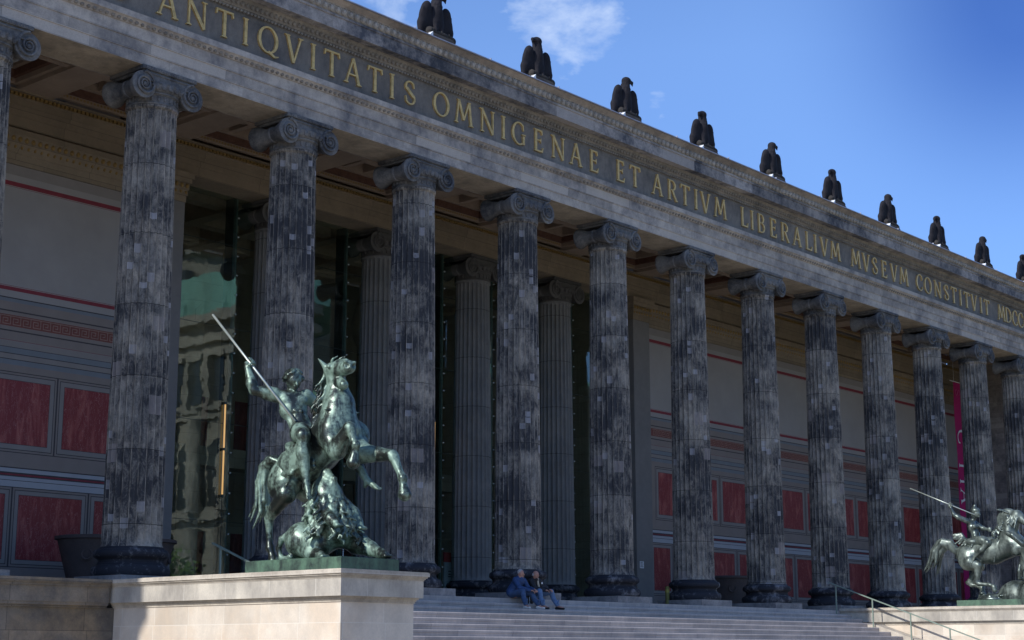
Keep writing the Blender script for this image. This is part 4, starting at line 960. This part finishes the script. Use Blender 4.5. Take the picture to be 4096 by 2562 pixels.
# lion under the hooves, twisting up to bite the horse
s = SDF()
s.ell((4.42,-6.68,1.78),(.24,.25,.26),k=.06).cone((4.42,-6.68,1.86),(4.40,-6.74,2.08),.15,.12,.06).ell((4.40,-6.85,2.0),(.10,.10,.09),k=.04).cone((4.42,-6.92,1.80),(4.40,-6.98,1.96),.07,.06,.03)
for q in (-1, 1): s.ell((4.42+q*.19,-6.60,1.72),(.05,.04,.07),k=.03); s.ell((4.42+q*.1,-6.86,1.9),(.035,.035,.03),k=.02)
s.cone((4.45,-6.75,1.6),(4.62,-6.85,1.05),.33,.40,.12).cone((4.62,-6.85,1.0),(4.55,-6.35,.76),.40,.36,.12).ell((4.28,-6.18,.74),(.34,.36,.38),k=.1).ell((4.35,-6.5,.66),(.34,.4,.32),k=.1)
s.cone((4.8,-6.92,.9),(4.95,-7.12,.70),.30,.22,.1).chain([(4.95,-7.12,.68),(4.96,-7.5,.55),(4.9,-7.85,.44),(4.86,-8.0,.40)],[.24,.15,.10,.09],.06)
s.ell((4.74,-6.97,.95),(.28,.30,.36),k=.1).chain([(4.70,-6.98,1.38),(4.84,-7.10,1.28),(4.88,-7.20,1.12),(4.87,-7.26,1.02)],[.20,.13,.09,.09],.06)
s.chain([(4.25,-6.9,1.3),(4.12,-7.2,1.12),(4.1,-7.38,1.02)],[.18,.12,.10],.05).chain([(4.3,-6.3,.6),(4.15,-6.62,.45),(4.12,-6.95,.40)],[.24,.14,.10],.06)
for c_ in ((4.86,-8.05,.38),(4.87,-7.32,.97),(4.1,-7.44,.98),(4.12,-7.02,.38)):
    for i in range(4): s.ell((c_[0]-.075+.05*i, c_[1]-.02, c_[2]),(.034,.07,.045),k=.02)
s.chain([(4.12,-5.98,.86),(4.06,-5.82,.78),(4.06,-5.72,.58),(4.08,-5.78,.40),(4.08,-5.95,.36),(4.06,-6.1,.40)],[.085,.065,.055,.055,.06,.07],.03)
s.build('lion', BR, gr, .024)
s = SDF(); s.ell((4.47,-6.78,1.36),(.33,.34,.46),k=.05); r_ = random.Random(8); st_ = []
for i in range(110):
    t = r_.random(); a = r_.uniform(2.2, 5.9); z = 1.76-.85*t; rr = .22+.24*math.sin(min(1,t*1.4)*PI/2)
    st_.append((4.44+.10*t+rr*math.cos(a), -6.72-.10*t+rr*math.sin(a), z))
strands(s, st_, lambda p, r: ((p[0]-4.5)*.22+r.uniform(-.10,.10), (p[1]+6.75)*.22+r.uniform(-.08,.08), -.17-r.random()*.12), 5, .06, .022, .06, 12, .02)
s.build('lion_mane', BR, gr, .022)

# ------------------------------------------------------------------ amazon and panther
g2 = empty('bronze_statue'); tag(g2, 'grey bronze statue of an amazon with spear on a plunging horse, at the right edge', 'statue', 'bronze riders beside the stairs')
B2 = M['bronze2']
m = MB(); m.box(36.02, 37.6, -8.25, -5.45, .072, .28); m.build('plinth', M['bplinth'], g2)
s = SDF(); s.ell((36.85,-7.4,.35),(.55,.75,.62),k=.1).ell((36.7,-6.5,.3),(.5,.55,.22),k=.1).ell((36.6,-7.9,.4),(.4,.4,.5),k=.08)
for i in range(30): s.ell((36.3+random.random()*.9,-7.9+random.random()*1.8,.35+random.random()*.3),(.12,.1,.06),k=.04)
s.build('rock', B2, g2, .03)
s = SDF()
s.ell((36.8,-5.62,1.92),(.36,.46,.42),k=.1).cone((36.8,-5.7,1.95),(36.8,-6.6,1.98),.38,.42,.1).cone((36.8,-6.6,1.98),(36.8,-7.35,2.22),.42,.42,.1)
s.cone((36.8,-7.2,2.4),(36.8,-7.25,2.95),.36,.27,.1).cone((36.8,-7.25,2.95),(36.8,-7.55,3.22),.26,.19,.08).cone((36.8,-7.55,3.22),(36.8,-7.98,2.85),.18,.11,.05).ell((36.8,-7.2,3.05),(.14,.42,.45),k=.08)
s.ell((36.62,-7.55,2.1),(.2,.3,.3),k=.08)
for x_, dy, hy, hz, oy in ((36.5, 0, -6.02, .92, -6.68), (37.12, 0, -5.45, .92, -5.95)):
    sx = x_-.02 if x_ < 36.8 else x_
    kn = (sx, hy-.12 if x_ < 36.8 else hy-.45, 1.5)
    s.ell((sx+.05*(1 if x_ < 36.8 else -1), -5.72, 1.75),(.24,.36,.42),k=.1).chain([(sx,-5.85,1.62), kn, (sx, hy, hz+.02), (sx, hy-.08, hz-.06), (sx, oy+.18, hz-.10), (sx, oy+.02, hz-.18), (sx, oy, .62 if x_ < 36.8 else .5)],[.26,.155,.095,.075,.06,.08,.09],.05)
    s.cone((sx, hy, hz),(sx, hy+.10, hz+.03),.075,.05,.03)
for q in (-.2, .2): s.chain([(36.8+q,-7.5,2.0),(36.8+q,-8.0,2.2),(36.8+q,-8.25,1.8),(36.8+q,-8.3,1.55)],[.2,.11,.08,.09],.05)
s.cone((36.42,-6.75,1.6),(36.42,-6.95,2.5),.03,.03,.02)
s.build('horse', B2, g2, .028)
s = SDF(); strands(s, [(36.72-.03*(i%3),-6.75-.045*i,2.75+.04*i if i < 10 else 3.2) for i in range(20)], lambda p, r: (-.16, .16-r.random()*.25, -.24-r.random()*.15), 5, .06, .02, .06, 31)
strands(s, [(36.8,-7.0-.06*i,3.42-.02*i) for i in range(8)], lambda p, r: (-.15, .1, .06), 4, .05, .02, .04, 33); s.build('mane', B2, g2, .026)
s = SDF(); tl = [(36.8,-5.2,2.05),(36.78,-4.95,2.32),(36.76,-4.68,2.36),(36.74,-4.45,2.08),(36.74,-4.32,1.75),(36.74,-4.18,1.5)]
for i in range(11):
    a = i*.75; o_ = np.array([.09*math.cos(a), .09*math.sin(a), .05*math.sin(a*2)]); s.chain([np.array(p)+o_*(.5+.42*j)+np.array([0,.03*math.sin(i*2+j*1.7),-.1*(i%3)*(j>3)]) for j, p in enumerate(tl)], [.085,.115,.115,.09,.06,.018], .025)
s.build('tail', B2, g2, .026)
s = SDF()
s.ell((36.8,-6.0,2.42),(.20,.19,.17),k=.07).ell((36.8,-5.95,2.62),(.17,.14,.2),k=.07).ell((36.78,-5.86,2.88),(.21,.15,.2),k=.07).ell((36.78,-5.82,3.05),(.24,.12,.11),k=.06)
for q in (-1, 1): s.ell((36.76+q*.10,-5.98,2.90),(.085,.085,.085),k=.03)
s.cone((36.8,-5.86,3.1),(36.8,-5.96,3.26),.075,.07,.04).ell((36.8,-6.02,3.38),(.12,.14,.16),k=.04); face(s, (36.8,-6.02,3.36), (-.1,-1,-.1), (0,0,1), .14)
s.chain([(36.58,-5.76,3.1),(36.42,-5.50,3.24),(36.38,-5.36,3.34),(36.32,-5.28,3.60)],[.105,.085,.07,.042],.05)
q0, q1 = np.array([36.2,-3.785,4.379]), np.array([36.5,-6.092,3.305]); qa = (q1-q0)/np.linalg.norm(q1-q0); hand(s, q0+qa*1.62, qa, (0,.1,-1), 1.2)
s.chain([(36.98,-5.85,3.05),(37.1,-6.1,2.85),(36.98,-6.4,2.78)],[.1,.08,.05],.05); hand(s, (36.96,-6.45,2.78), (0,.2,1), (.4,1,0), 1.1)
for ax in (-1, 1):
    s.chain([(36.8+ax*.12,-6.05,2.38),(36.8+ax*.34,-6.35,2.38),(36.8+ax*.43,-6.58,2.28)],[.18,.15,.115],.06).chain([(36.8+ax*.43,-6.58,2.28),(36.8+ax*.47,-6.32,2.02),(36.8+ax*.48,-6.08,1.80)],[.11,.1,.055],.05).cone((36.8+ax*.48,-6.08,1.80),(36.8+ax*.5,-5.97,1.58),.055,.04,.02)
    for i in range(5): s.cone((36.76+ax*.5+.022*i,-5.98,1.6),(36.755+ax*.5+.024*i,-5.95,1.50),.02,.014,.01)
s.build('rider', B2, g2, .022)
s = SDF(); s.ell((36.8,-5.99,3.47),(.145,.165,.13),k=.03).cone((36.8,-5.95,3.52),(36.8,-5.98,3.66),.10,.05,.05); strands(s, [(36.72+.03*i,-5.92,3.4) for i in range(6)], lambda p, r: (0,.05,-.2), 4, .04, .015, .03, 41); s.build('cap', B2, g2, .022)
s = SDF(); s.ell((36.75,-5.9,2.35),(.36,.34,.16),k=.05)
strands(s, [(36.55+.05*(i%4),-5.55-.045*i,2.5-.02*i) for i in range(12)], lambda p, r: (-.10, .20-r.random()*.3, -.16), 5, .055, .03, .04, 43)
strands(s, [(36.6,-5.6+.02*i,2.5+.03*i) for i in range(6)], lambda p, r: (-.05, .30, .0), 5, .06, .04, .04, 44); s.build('tunic', B2, g2, .024)
m = MB(); m.tube([q0, q1], .02, 8); m.build('spear', M['spear'], g2, smooth=True)
s = SDF(); s.chain([(36.75,-7.75,1.2),(36.7,-7.95,1.9),(36.75,-7.95,2.3)],[.28,.26,.2],.1).ell((36.72,-8.02,2.5),(.17,.18,.16),k=.05).chain([(36.5,-7.8,2.2),(36.4,-7.5,2.5),(36.42,-7.3,2.6)],[.12,.09,.08],.04).chain([(36.5,-7.9,1.2),(36.3,-8.0,.85),(36.25,-8.15,.8)],[.18,.12,.09],.05)
s.chain([(36.4,-7.75,1.0),(36.15,-7.75,1.0),(36.1,-7.78,1.25),(36.12,-7.82,1.45)],[.06,.05,.045,.04],.03); s.build('panther', B2, g2, .028)

# ------------------------------------------------------------------ two seated men
SK = flat('skin', (.42,.22,.16), .55, 0, .06); DEN = flat('blue denim', (.045,.085,.17), .85, 0, .25, 12); JK = flat('blue jacket', (.018,.05,.14), .7, 0, .3, 9)
DN2 = flat('light blue jeans', (.11,.18,.30), .85, 0, .2, 12); BK = flat('black jacket', (.012,.012,.016), .7); GH = flat('grey hair', (.35,.33,.32), .8); SHW = flat('white trainers', (.6,.6,.58), .5); SHB = flat('black shoes', (.012,.012,.014), .4); CRM = flat('cream shirt', (.5,.44,.34), .8)
def man(lab, hip, sh, hd, hf, kR, fR, tR, kL, fL, tL, eR, hR, eL, hL, mats, bald):
    p = empty('person'); tag(p, lab, 'person'); A = lambda q: np.array(q, float)
    hip, sh, hd, kR, fR, tR, kL, fL, tL, eR, hR, eL, hL = map(A, (hip, sh, hd, kR, fR, tR, kL, fL, tL, eR, hR, eL, hL))
    b = np.array([.17,0,0]); sR, sL = sh-b, sh+b; hpR, hpL = hip-b*.55, hip+b*.55
    # body: one surface from head to feet
    s = SDF(); s.ell(hd,(.078,.092,.108),k=.02); face(s, hd+A((0,0,-.01)), hf, (0,0,1), .092, .012); s.cone(hd-A((0,-.02,.09)), sh+A((0,0,.03)), .055, .062, .03)
    s.cone(sh, hip, .13, .14, .05).cone(sR, sL, .06, .06, .04)
    for a, e, w in ((sR, eR, hR), (sL, eL, hL)): s.chain([a, e, w], [.05,.042,.028], .02)
    for w, e, oth in ((hR, eR, 1), (hL, eL, -1)):
        d = (w-e)/np.linalg.norm(w-e); sd2 = np.cross(d, A((0,0,1))); sd2 /= np.linalg.norm(sd2); pc = w+d*.05
        s.ell(pc, (.035,.035,.028), k=.02)
        for i, L in enumerate((.062,.072,.068,.05)):
            o_ = sd2*(-.03+.02*i); s.chain([pc+d*.03+o_, pc+d*(.03+L*.6)+o_+A((0,0,-.02)), pc+d*(.03+L*.75)+o_+A((0,0,-.06))], [.0115,.0105,.009], .006)
        s.chain([pc+sd2*.03*oth, pc+d*.04+sd2*.05*oth+A((0,0,-.02))], [.013,.010], .006)
    for h_, kk, ff, tt in ((hpR,kR,fR,tR), (hpL,kL,fL,tL)): s.chain([h_, kk, ff, tt], [.075,.052,.038,.03], .02)
    s.build('body', SK, p, .013)
    s = SDF()
    for h_, kk, ff in ((hpR,kR,fR), (hpL,kL,fL)):
        s.chain([h_, kk], [.105,.078], .03).chain([kk, kk*.5+ff*.5+A((0,.015,0)), ff+A((0,0,.05))], [.078,.07,.068], .02)
        for i in range(4): s.ell(ff+A((.01*i-.02,-.05,.09+.03*i)),(.05,.02,.012),k=.015)
    s.ell(hip,(.18,.15,.13),k=.04); s.build('trousers', mats[1], p, .014)
    s = SDF(); s.cone(sh+A((0,.02,-.02)), hip+A((0,.03,.08)), .155, .17, .06).cone(sR, sL, .088, .088, .05).cone(hip-b*.4+A((0,.04,.04)), hip+b*.4+A((0,.04,.04)), .14, .14, .05)
    for a, e, w in ((sR, eR, hR), (sL, eL, hL)):
        s.chain([a, e, w-(w-e)*.08], [.082,.066,.05], .03)
        for i in range(3): s.ell(e+A((0,0,.02))+(w-e)*(.1+.2*i),(.06,.03,.05),k=.02)
    s.cone(sh+A((-.06,-.02,.09)), sh+A((.06,-.02,.09)), .045,.045,.03); s.cone(hd-A((0,-.03,.12)), hd-A((0,.03,.14)), .045, .045, .02, False)
    s.build('jacket', mats[0], p, .014)
    for ff, tt in ((fR,tR), (fL,tL)):
        s = SDF(); f2 = ff*[1,1,0]+A((0,0,-.32+.045)); t2 = tt*[1,1,0]+A((0,0,-.32+.035)); s.cone(f2+A((0,.03,0)), t2, .046, .034, .02).cone(f2+A((0,0,.03)), f2+(t2-f2)*.45+A((0,0,.012)), .045, .035, .02); s.build('shoe', mats[2], p, .012)
    s = SDF(); up = A((0,.02,.035)) if not bald else A((0,.035,-.005)); s.ell(hd+up,(.084,.092,.088) if not bald else (.086,.072,.06),k=.02)
    for i in range(24): a = random.uniform(0,6.28); s.ell(hd+up+A((.078*math.cos(a), max(-.02,.085*math.sin(a)), random.uniform(-.03,.04))),(.016,.016,.02),k=.01)
    s.build('hair', GH, p, .012)
    return p
man('grey haired man in a blue jacket and jeans sitting on the top step, looking right', (17.05,-.98,.13), (17.16,-1.10,.50), (17.14,-1.17,.695), (.75,-.6,-.12),
    (16.93,-1.42,.17),(16.82,-1.62,-.22),(16.78,-1.80,-.28), (17.32,-1.42,.15),(17.36,-1.62,-.22),(17.41,-1.80,-.28), (16.96,-1.28,.27),(17.20,-1.48,.21), (17.40,-1.25,.27),(17.36,-1.47,.235), (JK, DEN, SHW), False)
p2 = man('bald man in a black jacket and pale jeans sitting on the top step', (17.97,-.98,.12), (17.90,-1.06,.50), (17.83,-1.15,.685), (.05,-1,-.05),
    (17.70,-1.40,.20),(17.60,-1.60,-.22),(17.56,-1.84,-.28), (18.22,-1.40,.20),(18.25,-1.60,-.22),(18.24,-1.85,-.28), (17.70,-1.22,.28),(17.94,-1.40,.24), (18.12,-1.20,.26),(18.10,-1.42,.25), (BK, DN2, SHB), True)
s = SDF(); s.cone((17.88,-1.18,.5),(17.92,-1.20,.30),.03,.028,.02).cone((17.83,-1.15,.56),(17.93,-1.15,.56),.03,.03,.02); s.build('shirt', CRM, p2, .012)
m = MB(); m.box(17.99,18.04,-1.235,-1.225,.42,.47); m.build('badge', M['white'], p2)
bg_ = empty('shoulder_bag', (17.45,-1.22,-.16)); tag(bg_, 'black shoulder bag with white cords, standing between the two seated men', 'bag')
s = SDF(); s.ell((0,0,.16),(.17,.09,.17),k=.03).ell((0,0,.06),(.17,.09,.08),k=.03); s.build('body', SHB, bg_, .014)
m = MB(); m.tube([(-.12,0,.30),(-.06,0,.40),(.06,0,.40),(.12,0,.30)], .012, 6); m.build('strap', SHB, bg_)
m = MB(); m.tube([(-.1,-.10,.2),(-.14,-.13,.08),(-.13,-.14,-.04)], .006, 5); m.tube([(.06,-.11,.22),(.03,-.14,.05),(.06,-.15,-.08)], .006, 5); m.build('cord', M['white'], bg_)
CX, CY, CZ = -17.98841, -30.90840, -1.50500
EXPO = 0.13; SKYS = .12
CLOUDS = [((.7313,.5645,.3829), .046, .92), ((.7107,.5872,.3875), .042, .9), ((.706,.6075,.3605), .034, 1.4), ((.7728,.5408,.3322), .019, .95), ((.6428,.6599,.3891), .045, .9), ((-.3,.2,.6), .8, .8), ((.2,-.9,.35), .5, .8), ((.8,-.5,.3), .25, .9)]
# ------------------------------------------------------------------ camera, sun, sky
cam = bpy.data.cameras.new('camera'); co = bpy.data.objects.new('camera', cam); COL.objects.link(co)
co.location = (CX, CY, CZ); cam.sensor_width = 36; cam.lens = 56.224; cam.clip_end = 8000
yaw, pit, rol = (math.radians(a) for a in (49.4486, 11.7380, -.0578))
co.rotation_euler = (Matrix.Rotation(-yaw, 4, 'Z') @ Matrix.Rotation(PI/2+pit, 4, 'X') @ Matrix.Rotation(rol, 4, 'Z')).to_euler()
SC.camera = co
EL = 34.
az = Vector((-1, .05*math.tan(math.radians(EL)), 0)).normalized()      # towards the sun
sd = Vector((az.x*math.cos(math.radians(EL)), az.y*math.cos(math.radians(EL)), math.sin(math.radians(EL))))
sl = bpy.data.lights.new('sun', 'SUN'); so = bpy.data.objects.new('sun', sl); COL.objects.link(so)
sl.energy = 4.25; sl.angle = math.radians(.5); sl.color = (1, .95, .88)
so.rotation_euler = sd.to_track_quat('Z', 'Y').to_euler(); so.location = (-60, 0, 60)
W_ = bpy.data.worlds.new('World'); SC.world = W_; W_.use_nodes = True; nt = W_.node_tree; nt.nodes.clear(); g = G(nt)
sky = g.n('TexSky'); sky.sky_type = 'NISHITA'; sky.sun_disc = False; sky.sun_elevation = math.radians(EL)
sky.sun_rotation = math.atan2(az.x, az.y); sky.air_density = 1.0; sky.dust_density = .3; sky.ozone_density = 2.2; sky.altitude = 50
dirn = g.n('TexCoord').outputs['Generated']
mp = g.n('Mapping', {'Vector': dirn, 'Scale': (1,1,1.6)}).outputs[0]
nz = g.noise(mp, 10, 10, .6, .4)
nzl = g.noise(mp, 16, 5, .6)
def blob(d, rad):
    dt = g.n('VectorMath', {0: dirn, 1: d}, operation='DOT_PRODUCT').outputs['Value']
    k = 1-math.cos(rad); dt = g.math('ADD', dt, g.math('MULTIPLY', g.math('SUBTRACT', nzl, .5), 2.2*k))
    return g.n('MapRange', {0: dt, 1: math.cos(rad), 2: 1.0}, interpolation_type='SMOOTHSTEP').outputs[0]
cl = None
for d, rad, amp in CLOUDS:
    b_ = g.math('MULTIPLY', blob(d, rad), amp); cl = b_ if cl is None else g.math('MAXIMUM', cl, b_)
fac = g.math('MULTIPLY', g.ramp(g.math('ADD', nz, g.math('MULTIPLY_ADD', cl, .40, -.40)), .40, .62), .8)
tint = g.mix(1., sky.outputs[0], (1.02, 1.20, 1.56), 'MULTIPLY')
deep = g.ramp(g.n('VectorMath', {0: dirn, 1: (.862,.344,.373)}, operation='DOT_PRODUCT').outputs['Value'], .985, 1.); deep = g.math('POWER', deep, 3.)
tint = g.mix(deep, tint, g.mix(1., tint, (.36,.46,.66), 'MULTIPLY'))
lowz = g.ramp(g.n('SeparateXYZ', {0: dirn}).outputs[2], .36, .18)
tint = g.mix(lowz, tint, g.mix(1., tint, (.60,.66,.74), 'MULTIPLY'))
col = g.mix(fac, tint, (5.6, 6.6, 8.4, 1))
bg = g.n('Background', {'Color': col, 'Strength': SKYS}); o_ = g.n('OutputWorld', {0: bg.outputs[0]})
SC.view_settings.view_transform = 'Standard'; SC.view_settings.look = 'None'; SC.view_settings.exposure = EXPO; SC.view_settings.gamma = 1
SC.render.engine = 'CYCLES'; SC.render.resolution_x = 1024; SC.render.resolution_y = 640
SC.cycles.max_bounces = 8; SC.cycles.diffuse_bounces = 4; SC.cycles.glossy_bounces = 4; SC.cycles.transparent_max_bounces = 12
try: SC.cycles.use_denoising = True
except Exception: pass
